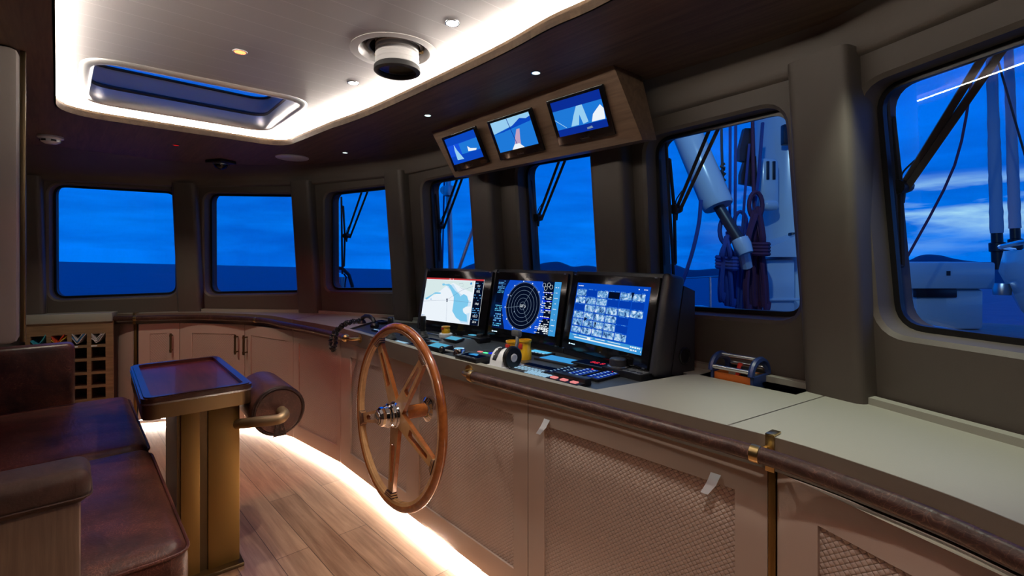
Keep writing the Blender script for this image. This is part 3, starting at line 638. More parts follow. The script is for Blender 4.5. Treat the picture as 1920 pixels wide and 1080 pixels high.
def chart(mb, W, H):
    z = .0003; quad(mb, 0, 0, W, H, 0, 'e_white'); F = lambda pts: [(x*W, y*H) for x, y in pts]
    poly(mb, F([(0, .48), (0, .95), (.84, .95), (.84, .7), (.68, .78), (.5, .9), (.36, .8), (.3, .72), (.2, .6), (.12, .56), (.06, .5)]), z, 'e_land')
    poly(mb, F([(.36, .88), (.42, .84), (.5, .87), (.6, .7), (.84, .5), (.84, 0.02), (.72, .02), (.6, .2), (.55, .55), (.47, .72), (.4, .8)]), 2*z, 'e_shallow')
    poly(mb, F([(.3, .86), (.33, .88), (.36, .855), (.42, .87), (.46, .85), (.55, .72), (.62, .66), (.65, .6), (.7, .66), (.76, .62), (.8, .5), (.79, .4), (.72, .34), (.73, .26), (.8, .2), (.82, .06), (.72, .06), (.63, .12), (.55, .26), (.55, .45), (.54, .58), (.48, .72), (.42, .82), (.36, .835), (.32, .82)]), 3*z, 'e_water')
    poly(mb, F([(.02, .5), (.06, .47), (.12, .54), (.18, .62), (.3, .63), (.3, .66), (.2, .66), (.14, .6), (.06, .53)]), 3*z, 'e_water')
    poly(mb, F([(.84, .40), (.76, .38), (.72, .31), (.77, .22), (.84, .26)]), 4*z, 'e_white')
    for pts in ([(.0, .43), (.43, .5), (.84, .48)], [(.47, .02), (.45, .3), (.43, .5), (.66, .74), (.84, .84)], [(.6, .88), (.66, .9), (.68, .84), (.62, .8), (.7, .76)]): line(mb, F(pts), .0012, 5*z, 'e_line')
    for p in ((.43, .515), (.435, .475)): poly(mb, circ(.006, 12, p[0]*W, p[1]*H), 6*z, 'e_panel')
    poly(mb, circ(.008, 16, .8*W, .9*H), 6*z, 'e_lcd'); poly(mb, circ(.004, 8, .14*W, .49*H), 6*z, 'e_lcd'); rows(mb, .01*W, .12*H, .05*W, 4, .02*H, 'e_lcd', 6*z, 3)
    quad(mb, .865*W, 0, W, H*.97, 6*z, 'e_night'); quad(mb, 0, .965*H, W, H, 7*z, 'e_red'); rows(mb, .42*W, .99*H, .08*W, 1, .03*H, 'e_white', 8*z, 4)
    for tx, y in (('0.1', .83), ('052', .71), ('19.8', .44), ('103.7', .17), ('20.4', .05)): text_mesh(mb, tx, .068*H, .932*W, y*H, 8*z, 'e_white', 'CENTER')
    for y in (.92, .8, .66, .6, .55, .37, .33, .28, .24, .13): rows(mb, .875*W, y*H, .115*W, 1, .035*H, 'e_bar', 8*z, int(y*100))
def radar(mb, W, H):
    z = .0003; quad(mb, 0, 0, W, H, 0, 'e_radar'); cx, cy, r = .465*W, .5*H, .47*H
    F = lambda pts: [(x*W, y*H) for x, y in pts]
    poly(mb, F([(0, 0), (.22, 0), (.17, .2), (.12, .5), (.13, .8), (.2, 1), (0, 1)]), z, 'e_panel'); poly(mb, F([(.73, 1), (.86, 1), (.86, 0), (.72, 0), (.8, .3), (.8, .6)]), z, 'e_night')
    poly(mb, circ(r, 72, cx, cy), 2*z, 'e_night')
    for k in range(1, 7): line(mb, circ(r*k/6.1, 72, cx, cy), .0016, 3*z, 'e_ring', True)
    line(mb, circ(r*1.04, 72, cx, cy), .0008, 3*z, 'e_bar', True)
    for k in range(12): a = k*math.pi/6+.12; poly(mb, circ(.0042, 8, cx+1.04*r*math.cos(a), cy+1.04*r*math.sin(a)), 4*z, 'e_white')
    for a, k in ((.62, 1), (-1.0, .8), (3.3, 1.0)): line(mb, [(cx, cy), (cx+r*k*math.cos(a*1.6 if a == .62 else a), cy+r*k*math.sin(a*1.6 if a == .62 else a))], .0014, 4*z, 'e_ring')
    rows(mb, cx-.035*W, cy+.02*H, .09*W, 4, .014*H, 'e_white', 5*z, 11)
    for p in ((.25, .68), (.35, .37), (.16, .27)): poly(mb, circ(.0045, 10, p[0]*W, p[1]*H), 5*z, 'e_ring')
    rows(mb, .01*W, .98*H, .12*W, 6, .03*H, 'e_bar', 3*z, 5); rows(mb, .01*W, .8*H, .11*W, 3, .03*H, 'e_cyan', 3*z, 6); quad(mb, .0, .52*H, .1*W, .72*H, 2*z, 'e_night')
    rows(mb, .01*W, .47*H, .12*W, 4, .035*H, 'e_cyan', 3*z, 7); rows(mb, .01*W, .3*H, .13*W, 4, .045*H, 'e_bar', 3*z, 8, .6); rows(mb, .01*W, .1*H, .16*W, 2, .04*H, 'e_cyan', 3*z, 9)
    for p in ((.77, .93), (.84, .94), (.8, .87), (.88, .9)): line(mb, circ(.011, 16, p[0]*W*.98, p[1]*H), .0015, 3*z, 'e_white', True)
    quad(mb, .86*W, 0, W, H, z, 'e_night'); quad(mb, .905*W, 0, W, H, 2*z, 'e_lcd')
    for k in range(9): rows(mb, .755*W, (.8-k*.085)*H, .14*W, 2, .034*H, 'e_white', 3*z, 30+k); rows(mb, .925*W, (.9-k*.1)*H, .05*W, 1, .03*H, 'e_white', 3*z, 50+k)
    for y in (.78, .62, .46, .3): quad(mb, .755*W, y*H, .9*W, (y+.02)*H, 2.5*z, 'e_royal')
    rows(mb, .7*W, .14*H, .2*W, 4, .034*H, 'e_white', 4*z, 61)
def cctv(mb, W, H):
    z = .0003; quad(mb, 0, 0, W, H, 0, 'e_desk'); cw, chh = W*.155, H*.128
    pat = ['TBTKTT', 'TTTBBB', 'BTTTTT', 'TTTTB.', 'TTTTB.', 'TTTTT.']
    for r_, row in enumerate(pat):
        for c_, k in enumerate(row):
            if k == '.': continue
            x, y = .015*W+c_*cw*1.02+(0 if 1 else 0), H*.905-(r_+1)*chh
            quad(mb, x, y, x+cw*.95, y+chh*.82, z, {'T': 'e_thumb', 'B': 'e_tile', 'K': 'e_night'}[k]); rows(mb, x, y+chh*.93, cw*.9, 1, chh*.1, 'e_bar', 2*z, r_*7+c_, .5)
    for k, pts in enumerate(([(.19, .34), (.19, .42), (.24, .4)], [(.8, .785), (.82, .9), (.78, .9)], [(.36, .27), (.38, .36), (.35, .36)])): poly(mb, [(x*W, y*H) for x, y in pts], 3*z, 'e_panel')
    rows(mb, .02*W, .955*H, .08*W, 1, .03*H, 'e_white', z, 70); rows(mb, .86*W, .96*H, .12*W, 1, .03*H, 'e_white', z, 71)
    quad(mb, 0, 0, W, .115*H, z, 'e_lcd'); rows(mb, .05*W, .1*H, .8*W, 1, .02*H, 'e_white', 2*z, 72); quad(mb, .08*W, .045*H, .85*W, .065*H, 2*z, 'e_white'); quad(mb, .28*W, .045*H, .33*W, .09*H, 3*z, 'e_white'); rows(mb, .86*W, .1*H, .13*W, 2, .045*H, 'e_white', 2*z, 73)
monitor(0, 'big console monitor showing a pale sea chart', [(800.5, 520), (907.5, 524.5), (897.5, 610.5), (789, 599)], chart)
monitor(1, 'big console monitor showing a round dark radar picture', [(934.4, 524.4), (1052.9, 528.9), (1040.4, 631.8), (922.9, 613.3)], radar)
monitor(2, 'big console monitor showing a grid of camera pictures', [(1083.3, 531), (1221.6, 537), (1202.2, 665), (1066.7, 636.7)], cctv)
# ================================================================== OVERHEAD BOX WITH THREE MONITORS
bTL, bTR = P(809, 247, ZC), P(1150, 122, ZC); bBL, bBR = P(853, 333, 1.95), P(1205, 262, 1.95)
bn = (bTR-bBR).cross(bBL-bBR).normalized()
if bn.dot(CAM-bBR) < 0: bn = -bn
fwd = V((.77, .64, 0)); ob = thing('overhead_cabinet', 'oak overhead box hanging from the ceiling above the console', 'cabinet')
mb = MB(); kx = [bTL, bTR, bBR, bBL]; up = V((0, 0, .03)); bk = [bTL+fwd*.5+up*0, bTR+fwd*.42, bBR+fwd*.09, bBL+fwd*.09]
bk = [V((bTL.x, bTL.y, ZC))+fwd*.22, V((bTR.x, bTR.y, ZC))+fwd*.19, bBR+fwd*.10+V((0, 0, .015)), bBL+fwd*.10+V((0, 0, .015))]
x_ = (bBR-bBL).normalized(); y_ = bn.cross(x_).normalized(); OX = BASIS(bBL, x_, y_, bn); inv = OX.inverted()
bm = MB(); bm.add([inv @ p for p in kx+bk], [[0, 1, 2, 3], [3, 2, 6, 7], [1, 5, 6, 2], [0, 3, 7, 4], [4, 7, 6, 5], [0, 4, 5, 1]]); bm.obj('box', 'box_oak', ob, OX, sharp=20)
def ohmon(label, outer, scr, draw):
    zf = .012; ps = [inv @ hit(px, py, OX @ V((0, 0, zf)), bn) for px, py in outer]; c = sum(ps, V())/4
    W = ((ps[1]-ps[0]).length+(ps[2]-ps[3]).length)/2; H = ((ps[3]-ps[0]).length+(ps[2]-ps[1]).length)/2
    xd = ((ps[1]-ps[0])+(ps[2]-ps[3])).normalized(); xd = V((xd.x, xd.y, 0)).normalized(); X = OX @ BASIS(c, xd, V((-xd.y, xd.x, 0)), V((0, 0, 1)))
    t = thing('monitor', label, 'monitor', X, 'small monitors in the overhead box')
    b = MB(); b.box((0, 0, -.0045), (W, H, .013), .004); b.obj('bezel', 'bezel', t)
    w2, h2 = W*.86, H*.74; s_ = MB(); draw(s_, w2, h2); s_.obj('screen', 'e_blue', t, Matrix.Translation((-w2/2, -h2/2+H*.06, .0024)), weld=False)
    l_ = MB(); text_mesh(l_, 'ViewSonic', .012, 0, -H/2+.01, .0024, 'steel', 'CENTER'); l_.obj('lettering', None, t, weld=False)
def cam_a(mb, W, H):
    quad(mb, 0, 0, W, H, 0, 'e_blue'); z = .0003; F = lambda p: [(x*W, y*H) for x, y in p]
    quad(mb, 0, .3*H, W, .72*H, z, 'e_bluesky'); poly(mb, F([(.4, .3), (.4, .7), (1, .72), (1, .3)]), 2*z, 'e_sea2'); poly(mb, F([(.18, .14), (.2, .5), (.24, .72), (.28, .5), (.4, .12)]), 3*z, 'e_pale'); poly(mb, F([(.62, .34), (.64, .52), (.72, .42), (.9, .36), (.86, .3)]), 3*z, 'e_white')
def cam_b(mb, W, H):
    quad(mb, 0, 0, W, H, 0, 'e_sea2'); z = .0003; F = lambda p: [(x*W, y*H) for x, y in p]
    poly(mb, F([(0, .62), (1, .85), (1, 1), (0, 1)]), z, 'e_pale'); poly(mb, F([(.0, .6), (.3, .62), (.5, .72), (.75, .9), (.9, .84), (1, .88), (1, .74), (.4, .64)]), 2*z, 'e_blue'); poly(mb, F([(.4, 0), (.5, .35), (.6, .6), (.68, .6), (.62, .3), (.58, 0)]), 2*z, 'e_peach')
    poly(mb, F([(.34, .0), (.44, .16), (.56, .16), (.66, .0)]), 3*z, 'e_white'); line(mb, F([(.5, .16), (.44, 1)]), .004, 4*z, 'e_hill')
def cam_c(mb, W, H):
    quad(mb, 0, 0, W, H, 0, 'e_hill'); z = .0003; F = lambda p: [(x*W, y*H) for x, y in p]
    quad(mb, 0, .2*H, W, .74*H, z, 'e_sea2'); poly(mb, F([(.3, .22), (.4, .5), (.5, .74), (.62, .74), (.66, .25), (.55, .22), (.52, .5), (.46, .22)]), 2*z, 'e_pale'); poly(mb, F([(.72, .22), (.78, .42), (.95, .62), (1, .5), (.98, .22)]), 2*z, 'e_white'); line(mb, F([(0, .5), (.2, .22)]), .003, 3*z, 'e_pale'); poly(mb, F([(.6, .1), (.7, .12), (.72, .06), (.6, .05)]), 3*z, 'e_ring')
ohmon('overhead screen with one sail and a boat, at the port end of the box', [(823, 263), (886, 238), (922, 303), (858, 319)], None, cam_a)
ohmon('middle overhead screen with a cross of rigging over open sea', [(908, 231), (990, 203), (1027, 281), (943, 299)], None, cam_b)
ohmon('overhead screen with two white sails, at the starboard end of the box', [(1017, 193), (1123, 160), (1161, 250), (1055, 272)], None, cam_c)
# ================================================================== INSTRUMENTS ON THE PANEL
ZD = ZW-.014
def inst(name, label, cat, px, py, az=137, group=None, z=ZD): return thing(name, label, cat, FR(P(px, py, z), az), group)
def blk(t, name, w_, d, h, mat, bev=.003, at=(0, 0), z=0, tilt=0):
    b = MB(); b.box((0, 0, h/2), (w_, d, h), bev); return b.obj(name, mat, t, Matrix.Translation((at[0], at[1], z)) @ Matrix.Rotation(tilt, 4, 'X'))
def keys(t, name, x0, y0, nx, ny, dx, dy, kw, kd, z, mat, h=.003):
    for i in range(nx):
        for j in range(ny): b = MB(); b.box((0, 0, h/2), (kw, kd, h), .0008); b.obj(name, mat, t, Matrix.Translation((x0+i*dx, y0+j*dy, z)))
def panel_display(label, px, py, w_, d, h, lcd='e_lcd', az=137, nk=0, frame='black', tilt=0, name='display_unit', cat='display'):
    t = inst(name, label, cat, px, py, az); f = blk(t, 'case', w_, d, h, frame, .003, tilt=tilt)
    b = MB(); kk = .012 if nk else 0; b.box((0, kk/2, h+.0004), (w_*.8, d*.72-kk, .001)); b.obj('screen', lcd, f)
    for i in range(nk): b = MB(); b.box(((i-(nk-1)/2)*w_*.8/nk, -d*.5+.012, h+.001), (w_*.5/nk, .007, .003), .001); b.obj('key', 'e_key' if nk > 4 else 'grey_plastic', f)
    return t
# hand-held handset with its coiled cord hanging over the console edge
t = inst('handset', 'black handset lying at the port corner of the instrument panel', 'handset', 690, 612)
b = MB(); b.tube([(-.10, 0, .03), (-.085, 0, .055), (-.04, 0, .072), (.02, 0, .074), (.075, 0, .06), (.10, 0, .035)], [.014, .015, .014, .014, .015, .014], 12); b.obj('grip', 'black', t)
for x in (-.1, .1): b = MB(); b.lathe([(.018, 0), (.03, .004), (.032, .02), (.022, .036), (.012, .04)], 20, None, Matrix.Translation((x, 0, 0))); b.obj('ear_cup' if x < 0 else 'mouth_cup', 'black', t)
cpts = []; ax0 = [P(672, 600, ZD+.09), P(655, 606, ZD+.085), P(641, 617, ZD+.05), P(634, 628, ZD-.0), P(630, 645, .86), P(624, 660, .78), P(618, 648, .84), P(624, 634, .92), P(634, 622, ZD+.02), P(650, 607, ZD+.07), P(672, 598, ZD+.06)]
ax0 = [D(674, 603, 3.05), D(655, 606, 3.02), D(640, 614, 3.0), D(631, 626, 2.98), D(629, 645, 2.98), D(625, 657, 2.98), D(620, 647, 2.97), D(622, 630, 2.96), D(632, 617, 2.97), D(650, 604, 3.0), D(676, 600, 3.06)]
axs = catmull(ax0, 26)
for i, p in enumerate(axs):
    d = (axs[min(i+1, len(axs)-1)]-axs[max(i-1, 0)]).normalized(); u = d.cross(V((.3, .5, .8))).normalized(); v_ = d.cross(u); a = i*1.9; cpts.append(p+(u*math.cos(a)+v_*math.sin(a))*.0105)
b = MB(); b.tube(cpts, .0035, 5)
tag(b.obj('coiled_cord', 'black', None), 'black coiled cord hanging over the console edge from the handset', 'cord')
def joystick(label, px, py, s=1):
    t = inst('joystick', label, 'joystick', px, py, group='joysticks on the instrument panel')
    b = MB(); b.lathe([(.034, 0), (.034, .012), (.03, .016), (.03, .026), (.026, .03), (.022, .042), (.018, .044)], 24); b.obj('boot', 'rubber', t)
    b = MB(); b.lathe([(.017, .044), (.016, .06), (.018, .065), (.019, .11), (.02, .13), (.017, .136), (.001, .137)], 20); b.obj('grip', 'black', t)
    b = MB(); b.lathe([(.0305, .0165), (.0315, .02), (.0305, .0235)], 24, caps=False); b.obj('collar', 'grey_plastic', t); return t
joystick('black joystick seen through the top of the steering wheel', 733, 637); joystick('black joystick in front of the sea chart monitor', 793, 634)
# small keypads and displays
panel_display('flat key panel at the port end, in front of the handset', 714, 622, .16, .06, .012, 'e_panel', nk=5)
panel_display('small dark display behind the port joystick', 716, 606.5, .12, .07, .02, 'e_night', nk=3)
t = inst('keypad', 'key panel in front of the port joystick', 'keypad', 757, 646); blk(t, 'case', .20, .055, .008, 'black'); keys(t, 'key', -.085, -.015, 10, 3, .019, .014, .012, .008, .008, 'e_key')
t = inst('selector_knob', 'low black knob to starboard of the port joystick', 'knob', 758, 629); b = MB(); b.lathe([(.03, 0), (.03, .012), (.02, .015), (.019, .032), (.012, .034)], 20); b.obj('dial', 'black', t); b = MB(); b.lathe([(.031, .0), (.032, .004), (.03, .005)], 20); b.obj('ring', 'silver', t)
t = inst('indicator_panel', 'pale edged indicator panel beside the chart monitor joystick', 'panel', 824, 626); blk(t, 'frame', .24, .10, .006, 'steel'); blk(t, 'face', .225, .088, .0072, 'dash')
for i in range(6): b = MB(); b.lathe([(.004, .007), (.004, .010), (.002, .011)], 10, None, Matrix.Translation((-.09+.036*i, .02, 0))); b.obj('lamp', 'led_green' if i == 0 else 'grey_plastic', t)
panel_display('low black display in front of the chart monitor joystick', 776, 650, .13, .05, .012, 'e_night', nk=2)
panel_display('low black display beside the white capped switch', 812, 641, .15, .06, .014, 'e_night', nk=2)
# yellow guarded switches
def guard(label, px, py, base=None, r=.032, h=.085):
    t = inst('emergency_stop', label, 'switch', px, py, group='yellow guarded switches')
    z = 0
    if base: b = MB(); b.lathe([(.042, 0), (.044, .006), (.042, .022), (.034, .026)], 26); b.obj('base', base, t); z = .026; h *= .6
    b = MB(); b.lathe([(r*1.02, z), (r*1.04, z+h*.08), (r*1.0, z+h*.5), (r*.92, z+h*.55), (r*.92, z+h*.86), (r*1.05, z+h*.92), (r*1.05, z+h), (r*.86, z+h), (r*.86, z+h*.7), (.001, z+h*.7)], 28); b.obj('guard', 'yellow', t)
    b = MB(); b.lathe([(r*.6, z+h*.66), (r*.6, z+h*.86), (.001, z+h*.88)], 20); b.obj('button', 'red_plastic', t)
    b = MB(); b.box((-.1*r, -r*.93, z+h*.68), (r*.95, .006, h*.26), .001); b.obj('window', 'red_plastic', t); return t
guard('small yellow guarded switch on a white base below the chart monitor', 836, 632, 'white_plastic', .026, .07)
guard('yellow guarded switch half behind the throttle lever', 961, 671)
guard('yellow guarded switch with red window to starboard of the throttle lever', 984, 673, h=.095)
t = inst('key_switch', 'small chrome key switch beside the white based yellow switch', 'switch', 851, 634); b = MB(); b.lathe([(.014, 0), (.014, .012), (.01, .014)], 16); b.obj('barrel', 'chrome', t); b = MB(); b.tube([(-.0, 0, .014), (.02, 0, .03), (.028, 0, .02)], .004, 8); b.obj('key', 'black', t)
panel_display('thin display with blue picture at the foot of the radar monitor, port side', 876, 640, .1, .08, .02, 'e_lcd2', nk=0)
t = inst('trackball_unit', 'thick black control box at the foot of the gap between chart and radar', 'control', 893, 640); blk(t, 'case', .17, .085, .03, 'black', .006)
b = MB(); b.lathe([(.02, .03), (.02, .042), (.014, .046)], 20, None, Matrix.Translation((.02, .01, 0))); b.obj('dial', 'rubber', t); b = MB(); b.box((-.05, .012, .031), (.05, .03, .002)); b.obj('screen', 'e_lcd2', t)
t = inst('selector_knob', 'pale round knob in front of the thick black control box', 'knob', 866, 637); b = MB(); b.lathe([(.03, 0), (.03, .008), (.022, .012), (.001, .013)], 22); b.obj('dial', 'silver', t)
# sloped grey pod with two little screens
t = inst('display_pod', 'sloped grey pod with blue screen ahead of the ball-top lever', 'display', 857, 654)
b = MB(); b.add([(-.13, -.07, 0), (.13, -.07, 0), (.13, .08, 0), (-.13, .08, 0), (-.10, -.05, .03), (.06, -.05, .03), (.06, .07, .05), (-.1, .07, .05)], [[0, 1, 2, 3], [4, 5, 6, 7], [0, 1, 5, 4], [1, 2, 6, 5], [2, 3, 7, 6], [3, 0, 4, 7]]); b.obj('pod', 'dash', t)
b = MB(); b.box((0, 0, 0), (.12, .06, .012), .003); k = b.obj('case', 'black', t, Matrix.Translation((-.03, -.0, .048)) @ Matrix.Rotation(.17, 4, 'X')); b = MB(); b.box((0, 0, .0064), (.10, .044, .001)); b.obj('screen', 'e_lcd2', k)
panel_display('low sloped display with teal screen nearest the wheel rim', 824, 658, .15, .08, .03, 'e_lcd2', tilt=.15)
panel_display('wide low display with pale screen above the sloped teal one', 818, 647, .15, .05, .016, 'e_lcd2', nk=3)
panel_display('flat dark display to port of the sloped grey pod', 838, 648, .12, .05, .014, 'e_panel', nk=3)
# lever with a black ball
t = inst('ball_lever', 'chrome lever with a black ball on the panel edge', 'lever', 861, 668)
b = MB(); b.lathe([(.03, 0), (.033, .006), (.03, .034), (.026, .04), (.001, .041)], 24); b.obj('base', 'chrome', t); b = MB(); b.tube([(-.01, -.01, .02), (-.06, -.05, .03)], .005, 8); b.obj('arm', 'steel', t)
bm = bmesh.new(); bmesh.ops.create_uvsphere(bm, u_segments=18, v_segments=10, radius=.017); b = MB(); b.bm(bm, None, Matrix.Translation((-.068, -.056, .032))); b.obj('ball', 'black', t)
panel_display('wedge shaped display with a round blue gauge in front of the throttle', 886, 680, .16, .085, .034, 'e_night', tilt=.05, nk=4)
b = MB(); poly(b, [(.03*math.cos(k*math.pi/12), .03*math.sin(k*math.pi/12)) for k in range(13)], .0368, 'e_lcd'); b.obj('gauge', None, bpy.data.objects[[o.name for o in bpy.data.objects if o.name.startswith('display_unit')][-1]], Matrix.Translation((0, 0, .0)) @ Matrix.Rotation(.05, 4, 'X'))
# indicator plate with red and green lamps and a blue lit key
t = inst('indicator_panel', 'grey plate with a red lamp, a green lamp and a lit blue key', 'panel', 915, 664); blk(t, 'plate', .2, .13, .006, 'dash')
for x, mt in ((-.05, 'led_pink'), (-.005, 'led_green')): b = MB(); b.box((x, -.01, .007), (.03, .018, .004), .001); b.obj('lamp', mt, t)
b = MB(); b.box((.05, .02, .007), (.085, .055, .004), .001); b.obj('lit_key', 'e_royal', t)
# throttle lever
t = inst('throttle_lever', 'white throttle lever housing with a black side disc', 'throttle lever', 948, 688, 140)
b = MB(); prof = [(-.062, 0), (-.056, .035), (-.044, .062), (-.024, .08), (0, .086), (.024, .08), (.044, .062), (.056, .035), (.062, 0)]
for x0, x1, s_ in ((-.05, .04, 1),): b.rings([[V((x, y*k, z*k2)) for y, z in prof] for x, k, k2 in ((x0, .9, .93), (x0+.008, 1, 1), (x1-.008, 1, 1), (x1, .95, .96))])
b.box((-.005, 0, .006), (.115, .14, .012), .005); b.obj('housing', 'white_plastic', t)
b = MB(); b.rings([[V((x, y, z+.0012)) for y, z in [(p[0]*1.01, p[1]*1.01) for p in prof[1:6]]] for x in (-.026, .002)], closed=False, cap0=False, cap1=False); b.obj('scale', 'black', t)
b = MB()
for k in range(4): a = math.radians(60+k*24); b.lathe([(.0035, 0), (.0035, .001)], 8, None, Matrix.Translation((-.012, -.066*math.cos(a-.55)*.93, .084*math.sin(a-.3)*.99+.004)) @ Matrix.Rotation(.9-.25*k, 4, 'X'))
b.obj('scale_dot', 'white_plastic', t)
b = MB(); b.lathe([(.05, 0), (.05, .014), (.044, .018), (.001, .019)], 30, None, Matrix.Translation((.04, 0, .05)) @ Matrix.Rotation(math.pi/2, 4, 'Y')); b.obj('disc', 'black', t)
b = MB(); b.lathe([(.018, .018), (.018, .021), (.012, .022), (.012, .02), (.001, .02)], 20, None, Matrix.Translation((.04, 0, .05)) @ Matrix.Rotation(math.pi/2, 4, 'Y')); b.obj('disc_badge', 'white_plastic', t)
b = MB(); b.tube([(.048, .01, .06), (.045, .03, .11), (.03, .045, .14)], .008, 8); b.box((.02, .048, .15), (.05, .024, .028), .005); b.obj('lever_arm', 'grey_plastic', t)
t = inst('flat_keyboard', 'silver edged flat keyboard to starboard of the throttle', 'keyboard', 1003, 694, 137); blk(t, 'frame', .33, .17, .006, 'silver', .002); blk(t, 'face', .30, .145, .0075, 'dash', .001); keys(t, 'key', -.11, -.05, 9, 3, .021, .02, .013, .011, .0075, 'e_key', .002)
b = MB(); b.box((0, .045, .0085), (.2, .04, .001)); b.obj('screen', 'e_night', t)
panel_display('pale lit display with keys behind the yellow guarded switch', 1012, 665, .15, .075, .014, 'e_cyan', nk=5)
panel_display('wide blue touch screen lying below the radar monitor', 1052, 678, .25, .12, .01, 'e_lcd', frame='charcoal')
t = inst('keypad', 'dark keypad with white keys at the front edge', 'keypad', 1010, 706); blk(t, 'case', .15, .06, .01, 'black'); keys(t, 'key', -.055, -.018, 6, 3, .021, .017, .015, .011, .01, 'e_key')
for k, (px, py, lb) in enumerate(((1056, 699, 'blue key strip closest to the silver edged panel'), (1092, 703, 'middle blue key strip, between two others'), (1131, 708, 'blue key strip closest to the starboard worktop'))):
    t = inst('key_strip', lb, 'keypad', px, py, 139, 'blue key strips'); blk(t, 'case', .075, .165, .012, 'black')
    for x in (-.018, .018): b = MB(); b.box((x, 0, .0125), (.022, .14, .002)); b.obj('band', 'e_panel' if k == 0 else 'e_hill', t)
    keys(t, 'key', -.018, -.055, 2, 6, .036, .022, .012, .006, .0135, 'e_key', .001)
    if k: b = MB(); b.lathe([(.004, .0135), (.004, .016), (.002, .017)], 10, None, Matrix.Translation((.0, .065, 0))); b.obj('lamp', 'led_red', t)
t = inst('switch_box', 'black box with three pink square buttons at the front edge', 'switch box', 1064, 719, 138); blk(t, 'case', .17, .085, .016, 'black', .004); blk(t, 'hood', .17, .04, .03, 'black', .005, at=(0, .025))
for x in (-.052, 0, .052): b = MB(); b.box((x, -.02, .018), (.028, .022, .006), .002); b.obj('button', 'led_pink', t)
t = inst('red_display', 'dark display with red digits below the camera monitor', 'display', 1112, 688, 139); blk(t, 'case', .18, .1, .018, 'black', .004); b = MB(); b.box((0, 0, .0185), (.15, .075, .001)); b.obj('screen', 'e_night', t)
b = MB(); text_mesh(b, '88.8', .045, -.02, -.005, .0195, 'led_red', 'LEFT'); b.obj('digits', None, t, weld=False)
t = inst('dial_controller', 'black controller with a big round dial below the camera monitor', 'controller', 1176, 703, 146)
b = MB(); b.prism([(p.x, p.y) for p in arcs([V((-.10, -.055)), V((.0, -.055)), V((.02, -.045)), V((.115, -.045)), V((.115, .05)), V((-.1, .05))], .014, 4)], 0, .026); b.obj('case', 'black', t)
b = MB(); b.lathe([(.046, .026), (.046, .03), (.042, .032)], 30, None, Matrix.Translation((-.052, 0, 0))); b.obj('dial_ring', 'steel', t)
b = MB(); b.lathe([(.036, .03), (.037, .036), (.036, .058), (.031, .062), (.001, .062)], 30, None, Matrix.Translation((-.052, 0, 0))); b.obj('dial', 'charcoal', t)
b = MB(); b.box((.055, .0, .0265), (.1, .08, .002), .001); b.obj('faceplate', 'grey_plastic', t); keys(t, 'key', .02, -.025, 3, 2, .035, .045, .022, .012, .0275, 'charcoal', .003)
# tool tote in the starboard tray
tc_ = P(1388, 716, .875); d_ = P(1492, 740, ZW)-P(1311, 702.7, ZW); X = FR(V((P(1386, 710, ZW).x, P(1386, 710, ZW).y, .884)), math.degrees(math.atan2(d_.x, d_.y))) @ Matrix.Diagonal((.76, .84, 1, 1))
t = thing('tool_tote', 'open orange and blue tool tote with two silver bars in the worktop tray', 'tool tote', X)
b = MB(); b.add([(-.095, -.06, 0), (.095, -.06, 0), (.095, .06, 0), (-.095, .06, 0), (-.095, -.068, .12), (.095, -.068, .12), (.095, .068, .12), (-.095, .068, .12), (-.088, -.06, .12), (.088, -.06, .12), (.088, .06, .12), (-.088, .06, .12), (-.088, -.055, .06), (.088, -.055, .06), (.088, .055, .06), (-.088, .055, .06)],
    [[3, 2, 1, 0], [0, 1, 5, 4], [1, 2, 6, 5], [2, 3, 7, 6], [3, 0, 4, 7], [4, 5, 9, 8], [5, 6, 10, 9], [6, 7, 11, 10], [7, 4, 8, 11], [8, 9, 13, 12], [9, 10, 14, 13], [10, 11, 15, 14], [11, 8, 12, 15], [12, 13, 14, 15]]); b.obj('bin', 'orange', t)
for x in (-.105, .105):
    b = MB(); arch = [V((x, .078*math.cos(k*math.pi/10)*-1, .125+.055*math.sin(k*math.pi/10))) for k in range(11)]; b.tube(arch, .016, 8); b.box((x, 0, .1), (.016, .15, .05), .005); b.box((x, 0, .05), (.012, .08, .09), .003); b.obj('end_frame', 'navy', t)
for y, z, nm in ((-.078, .142, 'side_bar'), (.078, .142, 'side_bar'), (0, .182, 'handle_bar')): b = MB(); b.tube([(-.1, y, z), (.1, y, z)], .0085, 12); b.obj(nm, 'silver', t)
t2 = MB(); t2.box((0, 0, .045), (.022, .02, .09), .004); tag(t2.obj('tool_grip', 'red_plastic', None, X @ Matrix.Translation((-.035, .03, .0655)) @ Matrix.Rotation(.2, 4, 'Y')), 'red tool grip standing in the orange tote', 'tool')
t2 = MB(); t2.box((0, 0, .04), (.05, .02, .075), .004); tag(t2.obj('tool_case', 'black', None, X @ Matrix.Translation((.02, .032, .0645))), 'black tool block standing in the orange tote', 'tool')
